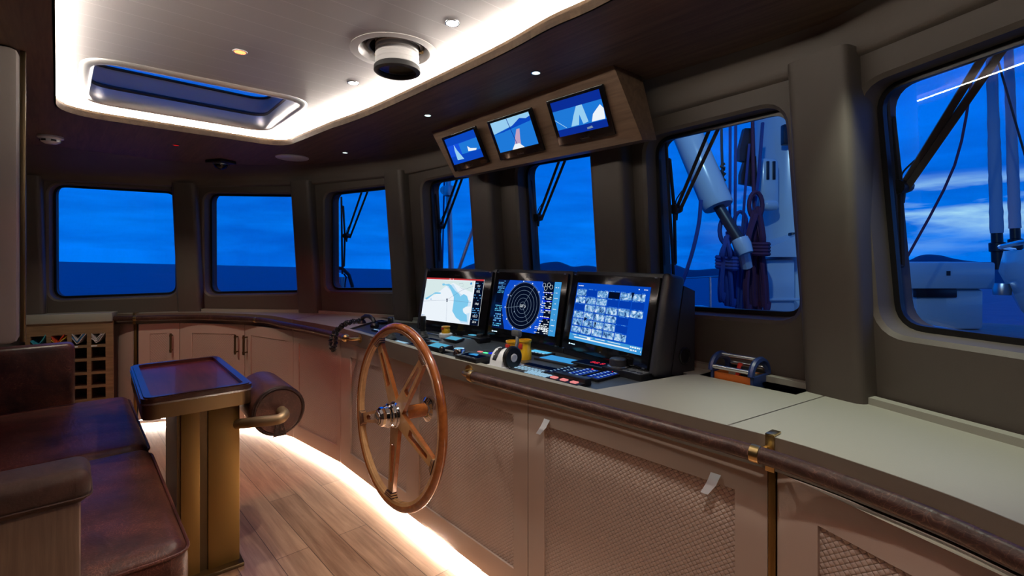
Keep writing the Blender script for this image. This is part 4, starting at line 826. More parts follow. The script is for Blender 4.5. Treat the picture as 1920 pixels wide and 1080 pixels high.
# ================================================================== SOFA
SX = FR(V((0, 0, 0)), 138); sofa = thing('sofa', 'raised brown leather sofa with oak sides along the port aft corner', 'sofa', SX)
def piping(mb, pts, r=.006): mb.tube(pts, r, 8, closed=True)
def cushion(a0, a1, n0, n1, z0, z1, name):
    b = MB(); bm = bmesh.new(); bmesh.ops.create_cube(bm, size=1)
    for v in bm.verts: v.co = V(((a0+a1)/2+v.co.x*(a1-a0), (n0+n1)/2+v.co.y*(n1-n0), (z0+z1)/2+v.co.z*(z1-z0)))
    bmesh.ops.bevel(bm, geom=bm.edges[:], offset=.055, segments=5, profile=.55, affect='EDGES')
    bmesh.ops.subdivide_edges(bm, edges=[e for e in bm.edges if e.calc_length() > .2], cuts=14, use_grid_fill=True)
    for v in bm.verts:
        if v.co.z > z1-.02:
            u_ = (v.co.x-a0)/(a1-a0); w_ = (v.co.y-n0)/(n1-n0); v.co.z += .018*math.sin(math.pi*max(0, min(1, u_)))*math.sin(math.pi*max(0, min(1, w_)))+.004*math.sin(v.co.x*26+v.co.y*6)*(.4+.6*math.sin(v.co.y*9+1))*.5
    b.bm(bm); o = b.obj(name, 'brown_leather', sofa, sharp=60)
    r_ = [V((p.x, p.y, z0+.045)) for p in arcs([V((a0, n0)), V((a1, n0)), V((a1, n1)), V((a0, n1))], .06, 5)]; c = MB(); piping(c, [V((p.x, p.y, z1-.03)) for p in grow([V((q_.x, q_.y)) for q_ in r_], .001)], .005); c.obj('piping', 'brown_leather', o, Matrix.Identity(4))
cushion(-3.86, -2.745, -.5, .262, .44, .612, 'seat_cushion'); cushion(-2.735, -1.722, -.5, .262, .44, .612, 'seat_cushion')
b = MB(); b.box((-2.79, -.15, .25), (2.1, .74, .40), .01); b.obj('base', 'sofa_oak', sofa)
b = MB(); b.box((-2.79, -.6, .68), (2.2, .2, .6), .06, None, None, 5); b.obj('backrest', 'brown_leather', sofa)
b = MB(); b.box((-3.93, -.33, .70), (.15, .68, .515), .035, None, None, 4); b.obj('armrest', 'brown_leather', sofa)
b = MB(); b.box((-1.655, -.345, .895), (.15, .76, .085), .03, None, None, 5); cap = b.obj('armrest', 'cap_leather', sofa)
st = MB(); st.tube([V((p.x, p.y, .872)) for p in arcs([V((-1.731, -.70)), V((-1.579, -.70)), V((-1.579, .036)), V((-1.731, .036))], .03, 5)], .0025, 6, closed=True); st.obj('stitching', 'cap_leather', cap, Matrix.Identity(4))
b = MB(); b.box((-1.655, -.355, .43), (.125, .74, .86), .012); b.obj('side_panel', 'sofa_oak', sofa)
# ================================================================== TABLE
tx, tn = AX(138.5); ctr = P(238, 684, .86)+P(397, 672, .86)+P(470, 727, .86)+P(267, 747, .86); ctr = ctr/4+V((.014, .011, 0))
TW, TL_ = .425, .88
tb = thing('pedestal_table', 'small wooden pedestal table with a raised rim beside the sofa', 'table', FR(V((ctr.x, ctr.y, 0)), 139.5))
o_ = rrect(TL_, TW, .05, 6); i_ = rrect(TL_-.07, TW-.07, .028, 6)
b = MB(); b.slab([V((x, y, .862)) for x, y in o_], [[V((x, y, .862)) for x, y in i_]], V((0, 0, -.02))); b.slab([V((x*1.0, y, .867)) for x, y in rrect(TL_-.02, TW-.02, .042, 6)], [[V((x, y, .867)) for x, y in i_]], V((0, 0, -.006))); b.obj('rim', 'dark_wood', tb)
b = MB(); b.prism(i_, .845, .851); b.obj('tabletop', 'tray_wood', tb)
b = MB(); b.prism(rrect(TL_-.006, TW-.006, .05, 6), .772, .84); b.obj('apron', 'bronze', tb, sharp=40)
b = MB(); b.prism(rrect(TL_+.004, TW+.004, .05, 6), .835, .843); b.obj('edge_band', 'silver', tb, sharp=40)
for y, w2 in ((-.031, .074), (.102, .13)): b = MB(); b.box((.14, y, .386), (.46, w2, .772), .004); b.obj('pedestal_post', 'brushed_brass', tb)
b = MB(); b.box((.13, .02, .386), (.46, .07, .772)); b.box((.13, -.074, .386), (.45, .014, .772)); b.obj('pedestal_core', 'dark_bronze', tb)
b = MB(); b.box((.14, .045, .01), (.54, .27, .02), .004); b.obj('foot_plate', 'dark_bronze', tb)
# bolster on a brass arm
X = FR(D(524, 771, 2.33), 141); t = thing('bolster', 'round leather bolster on a brass arm beyond the table', 'bolster', X)
b = MB(); RX = Matrix.Rotation(-math.pi/2, 4, 'Y'); b.lathe([(.001, .0), (.10, .0), (.112, .008), (.118, .025), (.118, .40), (.112, .418), (.1, .425), (.001, .425)], 40, None, RX); b.obj('roll', 'roll_leather', t)
b = MB(); b.lathe([(.113, .004), (.117, .006), (.119, .012)], 40, None, RX, caps=False); b.tube([V((.002, .108*math.cos(a), .108*math.sin(a))) for a in [2*math.pi*k/40 for k in range(40)]], .004, 6, closed=True); b.obj('piping', 'rail_leather', t)
b = MB(); b.add([(.004, -.012, -.03), (.004, .012, -.03), (.004, .03, -.118), (.004, -.03, -.118), (-.03, -.012, -.03), (-.03, .012, -.03)], [[0, 1, 2, 3]]); b.obj('flap', 'rail_leather', t)
inv_ = X.inverted(); p0 = inv_ @ D(438, 796, 2.36)
pts = [p0, inv_ @ D(480, 791, 2.25), V((.085, -.03, -.012)), V((.075, .0, -.004)), V((.045, .008, 0)), V((-.01, .008, 0))]
b = MB(); b.tube(catmull(pts, 6), .0235, 14); b.obj('arm_tube', 'arm_bronze', t)
# ================================================================== FLAG RACK
RX_ = P(212, 602, .925); rax, ray_ = AX(67); RM = FR(V((RX_.x, RX_.y, 0)), 67); rinv = RM.inverted()
def rx(px): p = rinv @ hit(px, 650, V((RX_.x, RX_.y, 0)), ray_); return p.x
rack = thing('flag_rack', 'oak pigeonhole rack with rolled flags beside the sofa', 'rack', RM)
cols = [(-1.15, rx(47)), (rx(57), rx(87)), (rx(96), rx(126)), (rx(134.5), rx(163)), (rx(171), rx(198))]
xs0 = -1.2; cells = []; zt = .925
rowz = [(.705-.1165*(k-1)+.0, .705-.1165*(k-1)+.092) for k in range(0, 6)]
rowz = [(.732-.114*k, .732-.114*k+.092) for k in range(6)]
holes = [[V((a, 0, z0)), V((b, 0, z0)), V((b, 0, z1)), V((a, 0, z1))] for a, b in cols for z0, z1 in rowz]
b = MB(); b.slab([V((xs0, 0, .06)), V((0, 0, .06)), V((0, 0, zt)), V((xs0, 0, zt))], holes, V((0, .02, 0))); b.obj('face_frame', 'rack_oak', rack)
b = MB()
for h in holes: b.strip([p+V((0, .02, 0)) for p in h], [p+V((0, .17, 0)) for p in h], closed=True); b.add([p+V((0, .17, 0)) for p in h], [[0, 1, 2, 3]])
b.box((xs0/2, .1, .03), (-xs0, .16, .05)); b.obj('pigeonhole', 'dark_wood', rack)
for i in (3, 4): b = MB(); b.box((cols[i][0]+.02, -.001, .722), (.04, .002, .01)); tag(b.obj('name_tag', 'white_plastic', rack), 'white name tag')
def flag(i, label, mats, seed):
    rr = random.Random(seed); a, b_ = cols[i]; z0, z1 = rowz[0]; c = (a+b_)/2; w_ = (b_-a)*.46; t = thing('rolled_flag', label, 'flag', RM @ Matrix.Translation((c, -.012, z0+.004)), 'rolled flags in the rack')
    for k, m_ in enumerate(mats):
        pts = []
        for j in range(7): s_ = j/6; pts.append((-w_+2*w_*s_*(1-.12*k), .062*abs(2*s_-.75-.08*k)*(1+.15*rr.uniform(-1, 1))+.012*k+.006))
        pts = [(p.x, p.y) for p in catmull([V(p) for p in pts], 3)]; up_ = [(x, z+.007) for x, z in pts]
        b = MB(); b.rings([[V((x, y_, z)) for (x, z) in pts+up_[::-1]] for y_ in (0, .14)]); b.obj('fold', m_, t, sharp=50)
flag(4, 'crumpled whitish rolled flag in the top pigeonhole nearest the console', ['fabric_white', 'fabric_white', 'fabric_white'], 1); flag(3, 'white and blue rolled flag in the second pigeonhole from the console', ['fabric_white', 'fabric_blue', 'fabric_white'], 2)
flag(2, 'orange and red rolled flag peeping over the sofa arm', ['fabric_yellow', 'fabric_red'], 3); flag(1, 'teal rolled flag peeping over the sofa arm near the partition', ['fabric_teal'], 4)
b = MB(); b.box((-.62, .12, .962), (1.24, .28, .075), .006); struct(b.obj('trim_12', 'worktop', None, RM), 'taupe ledge above the flag rack', 'trim')
# ================================================================== CEILING FITTINGS
def downlight(label, px, py, z, r, mat, rim='silver', name='ceiling_downlight', group='round downlights', cat='downlight'):
    p = P(px, py, z); t = thing(name, label, cat, Matrix.Translation(p), group)
    b = MB(); b.lathe([(r*.8, .004), (r*.82, -.003), (r, -.003), (r*1.06, .001)], 26, caps=False); b.obj('rim', rim, t)
    b = MB(); b.lathe([(r*.8, -.0015), (.001, -.002)], 26); b.obj('lens', mat, t); return p
W1_ = downlight('bright white downlight in the recess panel, forward of the round periscope', 848, 43, ZP, .027, 'lamp_white'); W2_ = downlight('bright white downlight in the recess panel between hatch and periscope', 662, 155, ZP, .027, 'lamp_white')
R1_ = downlight('glowing red lamp in the white recess panel beside the hatch', 450, 97, ZP, .027, 'lamp_red', 'white_paint', 'red_lamp', 'red lamps', 'lamp')
R2_ = downlight('dim red lamp in the oak ceiling above the port windows', 330, 272, ZC, .022, 'lamp_red_dim', 'black', 'red_lamp', 'red lamps', 'lamp')
O1_ = downlight('oak ceiling downlight above the middle overhead screen, nearest the camera', 1005, 136, ZC, .021, 'lamp_dim'); O2_ = downlight('oak ceiling downlight by the port end of the overhead box', 802, 216, ZC, .021, 'lamp_dim'); O3_ = downlight('oak ceiling downlight beside the round white loudspeaker', 647, 286, ZC, .021, 'lamp_dim')
p = P(95, 256, ZC); t = thing('smoke_detector', 'white round smoke detector on the oak ceiling', 'smoke detector', Matrix.Translation(p))
b = MB(); b.lathe([(.064, 0), (.064, -.012), (.05, -.02), (.048, -.034), (.03, -.046), (.001, -.048)], 30); b.obj('body', 'white_plastic', t)
for k in range(6): a = k*math.pi/3; b = MB(); b.box((0, 0, 0), (.026, .008, .011), .001); b.obj('slot', 'black', t, Matrix.Rotation(a, 4, 'Z') @ Matrix.Translation((0, -.047, -.029)) @ Matrix.Rotation(-.2, 4, 'X'))
p = P(414, 301, ZC); t = thing('dome_camera', 'small black dome camera on the ceiling above the port windows', 'camera', Matrix.Translation(p) @ Matrix.Rotation(math.radians(-20), 4, 'Z'))
b = MB(); b.box((0, 0, -.012), (.17, .14, .024), .006); b.obj('base', 'black', t)
b = MB(); b.lathe([(.052, -.02), (.05, -.035), (.04, -.055), (.02, -.068), (.001, -.071)], 24); b.obj('dome', 'bezel', t); b = MB(); b.lathe([(.054, -.024), (.056, -.03), (.054, -.036)], 24, caps=False); b.obj('ring', 'steel', t)
b = MB(); b.lathe([(.118, 0), (.118, -.006), (.112, -.009), (.001, -.009)], 44, None, Matrix.Translation(P(548, 295, ZC))); tag(b.obj('ceiling_speaker', 'white_plastic'), 'flat round white loudspeaker on the oak ceiling', 'loudspeaker')
# compass periscope
t = thing('compass_periscope', 'round compass periscope with white bellows tube hanging in the recess panel', 'periscope', Matrix.Translation(PC))
b = MB(); b.lathe([(.178, .001), (.18, -.003), (.172, -.004), (.146, -.004), (.14, .004), (.12, .05), (.118, .06)], 44, caps=False); b.obj('ring', 'white_paint', t)
b = MB(); b.lathe([(.118, .06), (.001, .06)], 36); b.lathe([(.116, .058), (.116, .0), (.108, -.002), (.104, .0), (.104, .05)], 36, None, Matrix.Translation((.0, .01, .02)), caps=False); b.obj('well', 'black', t)
b = MB(); prof = []
for k in range(7): prof += [(.088, .05-.02*k), (.091, .045-.02*k), (.091, .038-.02*k), (.088, .034-.02*k)]
off = Matrix.Translation((.004, .03, .035)); b.lathe(prof, 40, None, off, caps=False); b.obj('bellows', 'white_paint', t)
b = MB(); b.lathe([(.09, -.085), (.096, -.09), (.097, -.108), (.09, -.112), (.078, -.112), (.076, -.10)], 40, None, off, caps=False); b.obj('eyepiece_ring', 'rubber', t)
b = MB(); b.lathe([(.077, -.102), (.001, -.102)], 36, None, off); b.obj('lens', 'lens_glass', t)
b = MB(); b.lathe([(.078, -.08), (.078, -.088), (.001, -.088)], 30, None, off); b.obj('card', 'brass', t)
for a in (.3, 2.6): b = MB(); b.lathe([(.01, 0), (.01, .01), (.006, .012)], 12, None, Matrix.Translation((.108*math.cos(a), .108*math.sin(a)+.01, .012))); b.obj('bolt', 'brass', t)
b = MB(); b.box((-.045, -.078, .026), (.03, .004, .016), .001, None, Matrix.Rotation(.3, 4, 'Z') @ Matrix.Translation((.02, -.018, 0))); b.obj('label_plate', 'white_plastic', t)
# ================================================================== LAMP LIGHT AND ADDED FILL
for p_ in (W1_, W2_): spot('downlight_and_fill_beam', p_-V((0, 0, .01)), p_-V((0, 0, 1)), 34, (1, .93, .82), 95, .6)
for p_ in (O1_, O2_, O3_): spot('worktop_beam', p_-V((0, 0, .01)), p_-V((-.08, -.08, 1)), 9, (.93, 1, .88), 62, .7)
spot('worktop_beam', (1.0, 1.42, ZC-.01), (1.02, 1.40, 1), 42, (.93, 1, .84), 60, .8)
spot('worktop_beam', (.72, .75, ZC-.01), (.9, .95, 1), 5, (.93, 1, .86), 70, .8)
spot('downlight_and_fill_beam', (.12, .75, ZP-.01), (.12, .75, 0), 40, (1, .93, .82), 110, .6)  # added fill over the aisle to brighten the cabinets, no fitting above it
spot('downlight_and_fill_beam', (-1.0, 1.3, ZP-.01), (-1.0, 1.3, 0), 5, (1, .93, .82), 110, .6)  # second added fill, weak and out of view near the sofa
spot('red_beam', R1_-V((0, 0, .01)), (-2.1, 4.0, .35), 52, (1, .12, .06), 52, .35)
spot('red_beam', R1_-V((0, 0, .01)), (-1.3, 1.7, .5), 5, (1, .12, .06), 90, .3)
spot('downlight_and_fill_beam', (-2.85, 3.1, ZC-.01), (-2.95, 3.75, .5), 40, (1, .90, .74), 95, .6)
spot('red_beam', R2_-V((0, 0, .01)), R2_-V((.1, -.1, 1)), 4, (1, .06, .03), 120, .3)
spot('red_beam', (.15, .45, ZP-.01), (.5, .9, 0), 8, (1, .14, .08), 110, .4)
spot('deck_flood', (1.3, 2.6, 3.0), (2.6, 5.2, 2.2), 60, (.45, .8, 1), 80, .5)
spot('deck_flood', (2.6, 2.2, 3.0), (5.6, 6.2, .8), 75, (.45, .8, .95), 70, .5)
# ================================================================== WIPERS
def wiper(i, label, b0, b1, hub, arms, w_=.011):
    pan = PAN[i]; o = GO+.07; q_ = lambda px, py, oo=o: hit(px, py, pan.a+pan.n*oo, pan.n)
    t = thing('windscreen_wiper', label, 'wiper', None, 'windscreen wipers outside the front windows')
    a_, c_ = q_(*b0, GO+.025), q_(*b1, GO+.025); h = q_(*hub); hb = a_+(c_-a_)*max(0, min(1, (h-a_).dot(c_-a_)/(c_-a_).length_squared))
    b = MB(); b.tube([a_, c_], .008, 6); b.tube([a_+(c_-a_)*.12+pan.n*.02, hb+pan.n*.035, a_+(c_-a_)*.9+pan.n*.02], .009, 6); b.tube([a_+(c_-a_)*.12, a_+(c_-a_)*.12+pan.n*.02], .007, 6); b.tube([a_+(c_-a_)*.9, a_+(c_-a_)*.9+pan.n*.02], .007, 6); b.obj('blade', 'rubber', t)
    b = MB(); b.lathe([(.024, -.025), (.026, .0), (.02, .028)], 12, None, Matrix.Translation(h) @ pan.n.to_track_quat('Z', 'Y').to_matrix().to_4x4()); b.tube([h, hb+pan.n*.03], .012, 8); b.tube([h, h-V((0, 0, .045))+(c_-a_).normalized()*.01], [.012, .006], 8); b.obj('pivot_bracket', 'black', t)
    ar = MB()
    for k, (px, py) in enumerate(arms): e = q_(px, py); d = (e-h).normalized(); s_ = h+pan.n*.0+(q_(hub[0]+(6 if k else 0), hub[1]+(4 if k else 0))-h); ar.tube([s_, s_+(e-s_)*1.1], w_, 4)
    ar.obj('arm', 'black', t); m_ = [h+V((0, 0, .01)), h+V((0, 0, .045)), h+(q_(*arms[0])-h)*.18+V((0, 0, .02))]; b = MB(); b.tube(catmull(m_, 5), .003, 5); b.obj('washer_hose', 'rubber', t)
wiper(2, 'wiper on the window to port of the sea chart monitor', (640, 369), (642, 514), (650, 442), ((681, 352), (692, 352)))
wiper(3, 'wiper on the window behind the sea chart monitor', (812, 345), (821, 505), (826, 424), ((860, 328), (869, 328)))
wiper(4, 'wiper on the window behind the radar monitor', (990, 316), (1001, 505), (1009, 408), ((1052, 292), (1063, 292)))
wiper(5, 'wiper on the window that frames the mast', (1249, 268), (1263, 520), (1268, 392), ((1333, 236), (1350, 234)))
wiper(6, 'wiper on the starboard window in front of the furled sails', (1663, 176), (1686, 535), (1692, 350), ((1842, 108), (1880, 92)), .014)
# ================================================================== OUTSIDE
b = MB(); b.add([(x, y, -4-.025*y-.0233*x) for x, y in ((-14000, -6000), (14000, -6000), (14000, 16000), (-14000, 16000))], [[0, 1, 2, 3]]); struct(b.obj('sea', 'sea_water'), 'calm dark blue evening sea', 'sea')
prof = [(835, 512), (858, 507), (880, 497), (905, 490.5), (940, 489), (975, 494), (1000, 498), (1020, 493), (1045, 490.5), (1060, 495), (1075, 500), (1095, 498), (1112, 499), (1128, 503), (1145, 500), (1180, 502), (1215, 499), (1245, 494), (1268, 497), (1290, 505), (1310, 506), (1335, 504), (1400, 500), (1500, 497), (1600, 492), (1660, 491), (1700, 489), (1722, 480), (1740, 477), (1765, 479), (1785, 484), (1815, 489), (1860, 493), (1930, 500), (2050, 512)]
cr = catmull([V((x, y)) for x, y in prof], 4); hb_ = MB()
def hillp(px, py, d): return D(px, py, d)
hb_.rings([[D(p.x, 560, 2300), D(p.x, p.y+(5 if k % 3 else 3), 2800), D(p.x, p.y, 3000), D(p.x, 545, 3600)] for k, p in enumerate(cr)], closed=True); struct(hb_.obj('hill_1', 'hill', sharp=60), 'dark low hills on the far shore', 'hills')
b = MB(); b.slab([V(p) for p in ((1.75, 2.35, .5), (1.95, .4, .5), (9, .4, .5), (9.5, 5, .5), (5, 9.5, .5), (2.1, 9.8, .5), (1.2, 4.2, .5))], [], V((0, 0, -.1))); struct(b.obj('foredeck', 'deck_teak'), 'teak foredeck outside the starboard windows', 'deck')
# mast, hydraulic vang and lines
mx = D(1482, 487, 5.2); t = thing('mast', 'thick pale mast standing on the foredeck', 'mast', Matrix.Translation((mx.x, mx.y, .5)))
b = MB(); b.lathe([(.36, 0), (.355, .6), (.35, 2), (.34, 6)], 36); b.obj('tube', 'hull_white', t)
b = MB(); q0 = D(1437, 345, 4.86)-V((mx.x, mx.y, .5)); b.box(q0, (.2, .16, .5), .06, None, None, 4); b.box(q0+V((0, -.04, -.22)), (.15, .16, .1), .04, None, None, 3); b.obj('sheave_housing', 'hull_white', t)
b = MB(); b.box(q0+V((-.03, -.085, .12)), (.025, .02, .18), .004); b.box(q0+V((.03, -.085, .12)), (.025, .02, .18), .004); b.obj('sheave_slot', 'black', t)
b = MB(); q1 = D(1452, 465, 4.84)-V((mx.x, mx.y, .5)); b.add([q1+V(p) for p in ((-.2, -.2, -.09), (.22, -.2, -.09), (.22, .2, -.09), (-.2, .2, -.09), (-.2, -.2, -.02), (.22, -.2, .16), (.22, .2, .16), (-.2, .2, -.02))], [[3, 2, 1, 0], [0, 1, 5, 4], [1, 2, 6, 5], [2, 3, 7, 6], [3, 0, 4, 7], [4, 5, 6, 7]]); b.box(q1+V((0, 0, -.42)), (.28, .24, .62), .03); b.box(q1+V((0, 0, -.5)), (.4, .3, .025), .008); b.obj('gooseneck_shelf', 'hull_white', t)
for px, py in ((1476, 253), (1490, 455)): b = MB(); b.box(D(px, py, 4.8)-V((mx.x, mx.y, .5)), (.1, .07, .2), .012); b.obj('cleat', 'black', t)
b = MB(); b.lathe([(.05, 0), (.05, .03), (.03, .05), (.001, .05)], 18, None, Matrix.Translation(D(1433, 383, 4.86)-V((mx.x, mx.y, .5))) @ V((-.3, -.95, 0)).to_track_quat('Z', 'Y').to_matrix().to_4x4()); b.obj('deck_lamp', 'chrome', t)
t = thing('boom_vang', 'slanting pale hydraulic cylinder with dark rod in front of the mast', 'cylinder', None)
v0, v1, v2 = D(1262, 190, 4.7), D(1347, 388, 4.35), D(1392, 460, 4.22); d = (v1-v0).normalized(); b = MB(); b.tube([v0-d*.6, v0, v1-d*.02, v1], [.132, .132, .132, .124], 30); b.obj('cylinder', 'hull_white', t); b = MB(); b.tube([v1-d*.02, v2], .047, 18); b.obj('rod', 'charcoal', t); b = MB(); b.lathe([(.07, -.06), (.075, 0), (.06, .08)], 16, None, Matrix.Translation(v2) @ d.to_track_quat('Z', 'Y').to_matrix().to_4x4()); b.tube([v2, D(1400, 500, 4.3)], .05, 10); b.obj('clevis', 'hull_white', t)
def rope(name, label, pts, r, mat, cat='rope', group=None, d=4.5):
    q_ = [D(p[0], p[1], p[2] if len(p) > 2 else d) for p in pts]; b = MB(); b.tube(catmull(q_, 4) if len(q_) > 2 else q_, r, 7); return tag(b.obj(name, mat), label, cat, group)
G_ = 'lines running up in front of the mast'
rope('rope', 'thin dark line with a knot hanging beside the pale cylinder', [(1352, 150), (1353, 260), (1354, 300), (1356, 350)], .012, 'rubber', 'rope', G_)
rope('rope', 'blue halyard just to starboard of the knotted line', [(1369, 150), (1369, 300), (1368, 440)], .013, 'rope_blue', 'rope', G_); rope('rope', 'blue halyard closest to the black blocks', [(1380, 150), (1379, 300), (1378, 430)], .013, 'rope_blue', 'rope', G_)
rope('rope', 'dark line running down past the black blocks', [(1405, 270), (1397, 360), (1392, 430), (1386, 520), (1382, 590)], .012, 'rope_blue', 'rope', G_); rope('rope', 'purple line along the port edge of the mast', [(1410, 140), (1412, 300), (1414, 400)], .016, 'rope_purple', 'rope', G_)
rope('rope', 'blue line crossing in front of the mast down to the coils', [(1430, 230), (1422, 330), (1412, 400), (1400, 470), (1392, 540), (1388, 600)], .015, 'rope_blue', 'rope', G_)
rope('rope', 'slack blue rope outside the wiper on the mast window', [(1314, 375), (1310, 420), (1296, 480), (1274, 545)], .017, 'rope_blue', 'rope', None, 4.3)
b = MB(); k0 = D(1355, 335, 4.5); b.tube([k0+V((.02*math.cos(i*1.7), .02*math.sin(i*1.7), .14-.014*i)) for i in range(20)], .012, 6); tag(b.obj('knot', 'rubber'), 'dark bundled knot on the line beside the pale cylinder', 'knot')
def block(px, py, h, label): b = MB(); p = D(px, py, 4.55); b.add([p+V(x) for x in ((-.04, -.03, h), (.05, -.03, h), (.06, -.03, -h), (-.09, -.03, -h*.8), (-.09, -.03, -h*.2), (-.04, .03, h), (.05, .03, h), (.06, .03, -h), (-.09, .03, -h*.8), (-.09, .03, -h*.2))], [[0, 1, 2, 3, 4], [9, 8, 7, 6, 5]]+[[i, (i+1) % 5, 5+(i+1) % 5, 5+i] for i in range(5)]); tag(b.obj('pulley_block', 'black'), label, 'pulley block', 'black pulley blocks by the mast')
block(1402, 275, .165, 'upper black pulley block beside the mast'); block(1405, 322, .14, 'lower black pulley block beside the mast')
def coil(label, px, top, bot, spread, mat, n, d, seed):
    rr = random.Random(seed); t = thing('rope_coil', label, 'rope coil', None, 'coiled ropes hanging by the mast'); b = MB()
    for k in range(n):
        x0 = px+rr.uniform(-.4, .4)*spread*.5; x1 = px+(k/(n-1)-.5)*spread*1.2; y1 = bot-rr.uniform(0, 14); dd = d+rr.uniform(-.12, .12)
        b.tube(catmull([D(x0, top+rr.uniform(0, 20), dd), D(px+(k/(n-1)-.5)*spread*.9, top+(bot-top)*.3, dd-.05), D(px+(k/(n-1)-.5)*spread*.75, top+(bot-top)*.42, dd), D(x1, top+(bot-top)*.75, dd), D(x1+2, y1, dd), D(x1+5, y1-12, dd+.04)], 4), .019, 6)
    b.obj('strand', mat, t); w_ = MB()
    for k in range(4): c = D(px, top+(bot-top)*.36+k*6, d); w_.tube([c+V((spread*.5*d/FPX*math.cos(a), .16*math.sin(a), .01*math.sin(a))) for a in [2*math.pi*j/14 for j in range(14)]], .019, 6, closed=True)
    w_.obj('wrapping', mat, t); l_ = MB(); c = D(px, top, d); l_.tube([c+V((.06*math.cos(a), .0, .12*math.sin(a))) for a in [2*math.pi*j/16 for j in range(16)]], .019, 6, closed=True); l_.obj('hanging_loop', mat, t)
coil('purple rope coil hanging against the mast', 1417, 385, 585, 34, 'rope_purple', 11, 4.4, 3); coil('dark blue rope coil hanging to port of the purple one', 1362, 432, 575, 22, 'rope_blue', 8, 4.35, 5); coil('blue rope coil behind the rod of the pale cylinder', 1388, 420, 585, 20, 'rope_blue', 7, 4.75, 8)
rope('lifeline', 'thin steel lifeline at the deck edge', [(1262, 523), (1350, 518)], .014, 'steel', 'railing', None, 9); b = MB(); b.tube([D(1331, 519, 9), D(1332, 590, 9)], .022, 8); tag(b.obj('stanchion', 'steel'), 'short steel stanchion holding the lifeline', 'stanchion')
b = MB(); p = D(1300, 570, 7.5); b.box((p.x, p.y, .6), (.8, 1.2, .2), .05); tag(b.obj('deck_hatch', 'hull_white'), 'pale low hatch on the foredeck beside the mast', 'hatch')
# windlass housing, furled sails, tender to starboard
p0, p1 = D(1692, 492, 6.5), D(1864, 492, 6.5); t = thing('deck_housing', 'big pale housing on the foredeck', 'deck housing', Matrix.Translation(((p0.x+p1.x)/2, p0.y+.4, .5)))
wd = p1.x-p0.x; b = MB(); b.box((-.05, 0, .74), (wd+.15, .8, .36), .03); b.obj('upper_body', 'hull_white', t); b = MB(); b.box((.12, .05, .28), (wd-.3, .7, .56), .05); b.obj('lower_body', 'hull_white', t)
b = MB(); b.box((-.1, -.31, .50), (.55, .06, .12), .01); b.obj('opening', 'black', t); b = MB(); b.box((0, -.402, .77), (.05, .01, .06)); b.obj('badge', 'charcoal', t)
def furl(label, px0, px1, yb, w_, d):
    t = thing('furled_sail', label, 'furled sail', None, 'furled sails on the foredeck'); a_, c_ = D(px0, 40, d), D(px1, yb, d); n = 40; b = MB(); rr = random.Random(px0)
    b.tube([a_+(c_-a_)*k/n for k in range(n+1)], [w_*(1+rr.uniform(-.06, .06))*(.8+.25*min(1, k/n*1.2)) for k in range(n+1)], 12); b.obj('roll', 'sail_cloth', t)
    e = D(px1+3, 505, d); b = MB(); b.tube([c_, c_+(e-c_)*.25, c_+(e-c_)*.27, c_+(e-c_)*.5, c_+(e-c_)*.52, e], [w_*.9, w_*.9, w_*1.3, w_*1.3, w_, w_], 14); b.obj('drum', 'black', t)
furl('furled sail on its stay, the one to port above the pale housing', 1857, 1869, 437, .072, 7.0); furl('furled sail on its stay, the one beside the tender', 1889, 1903, 428, .066, 7.2)
rope('rope', 'thin purple line slanting down to the pale housing', [(1822, 150), (1790, 310), (1700, 484)], .014, 'rope_purple', 'rope', None, 5.6); rope('rope', 'thin stay crossing behind the furled sails', [(1870, 110), (1930, 320)], .012, 'rubber', 'rope', None, 6)
t = thing('tender', 'white tender boat with chrome rail at the starboard edge of the foredeck', 'boat', Matrix.Translation(D(1990, 565, 5.0)) @ Matrix.Rotation(math.radians(-50), 4, 'Z'))
b = MB(); b.rings([[V((x*s_ if i else x, y, z)) for i, (x, z) in enumerate([(-.42*k, .52), (-.46*k, .3), (-.30*k, -.1), (0, -.42*k), (.3*k, -.1), (.46*k, .3), (.42*k, .52)])] for y, k, s_ in ((-1.1, .12, 1), (-.9, .45, 1), (-.5, .8, 1), (0, 1, 1), (1.2, 1, 1))]); b.obj('hull', 'hull_white', t)
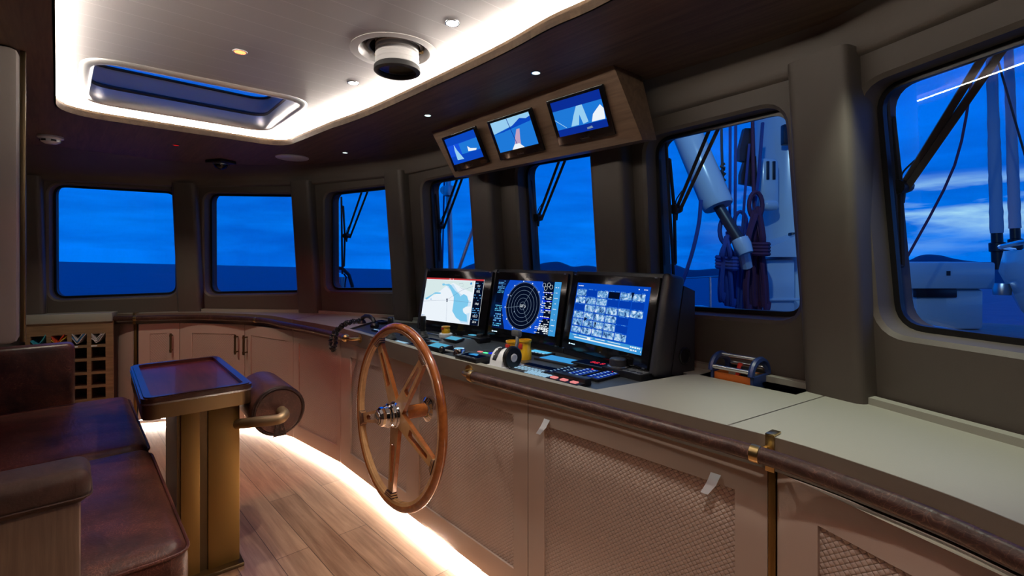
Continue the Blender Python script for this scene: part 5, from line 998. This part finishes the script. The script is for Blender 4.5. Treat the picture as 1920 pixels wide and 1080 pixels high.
b = MB(); b.tube(catmull([V((-.42, 1.1, .55)), V((-.44, 0, .56)), V((-.36, -.5, .57)), V((-.15, -1.0, .6)), V((0, -1.12, .6))], 5), .025, 8); b.obj('rub_rail', 'chrome', t); b = MB(); b.lathe([(.07, -.06), (.075, 0), (.06, .06)], 16, None, Matrix.Translation((-.4, -.35, .12))); b.obj('vent', 'steel', t); b = MB(); b.box((0, .2, .68), (.5, .1, .4), .05, None, Matrix.Rotation(.4, 4, 'X')); b.obj('windscreen', 'steel', t)
b = MB(); b.tube([D(1640, 597, 3.7), D(1700, 607, 3.6), D(1960, 650, 3.1)], .02, 10); tag(b.obj('deck_rail', 'chrome'), 'polished rail low across the starboard window', 'rail')
b = MB(); b.lathe([(.05, 0), (.05, .06), (.001, .07)], 14, None, Matrix.Translation(D(1705, 575, 7.4))); tag(b.obj('deck_light', 'deck_light'), 'small bright lamp on the foredeck', 'deck lamp')
# port side: chrome cowl with arched tube, pole and stay
t = thing('cowl', 'chrome searchlight at the lower corner of the window with the far wiper', 'cowl', Matrix.Translation(D(633, 528, 6)))
b = MB(); b.lathe([(.05, -.12), (.11, -.1), (.12, .06), (.09, .1), (.001, .11)], 20); b.obj('housing', 'chrome', t); b = MB(); b.tube([V((-.02, 0, .17)), V((.06, 0, .16)), V((.14, .0, .08)), V((.18, 0, -.05)), V((.19, 0, -.25))], .022, 8); b.obj('arched_tube', 'rubber', t)
t = thing('steel_pole', 'upright steel pole with pulley head outside the window behind the chart monitor', 'pole', None); b = MB(); b.tube([D(840, 325, 6), D(847, 540, 6)], .034, 12); b.obj('shaft', 'steel', t); b = MB(); b.lathe([(.06, -.06), (.065, 0), (.06, .06)], 14, None, Matrix.Translation(D(841, 358, 5.95))); b.lathe([(.05, -.02), (.05, .02)], 14, None, Matrix.Translation(D(833, 357, 5.95)) @ Matrix.Rotation(1.57, 4, 'X')); b.obj('pulley_head', 'steel', t)
rope('stay', 'grey stay slanting behind the chart monitor window', [(925, 320), (858, 512)], .022, 'steel', 'rope', None, 6.2); rope('rope', 'thin blue line beside the steel pole', [(833, 335), (829, 520)], .01, 'rope_blue', 'rope', None, 6)
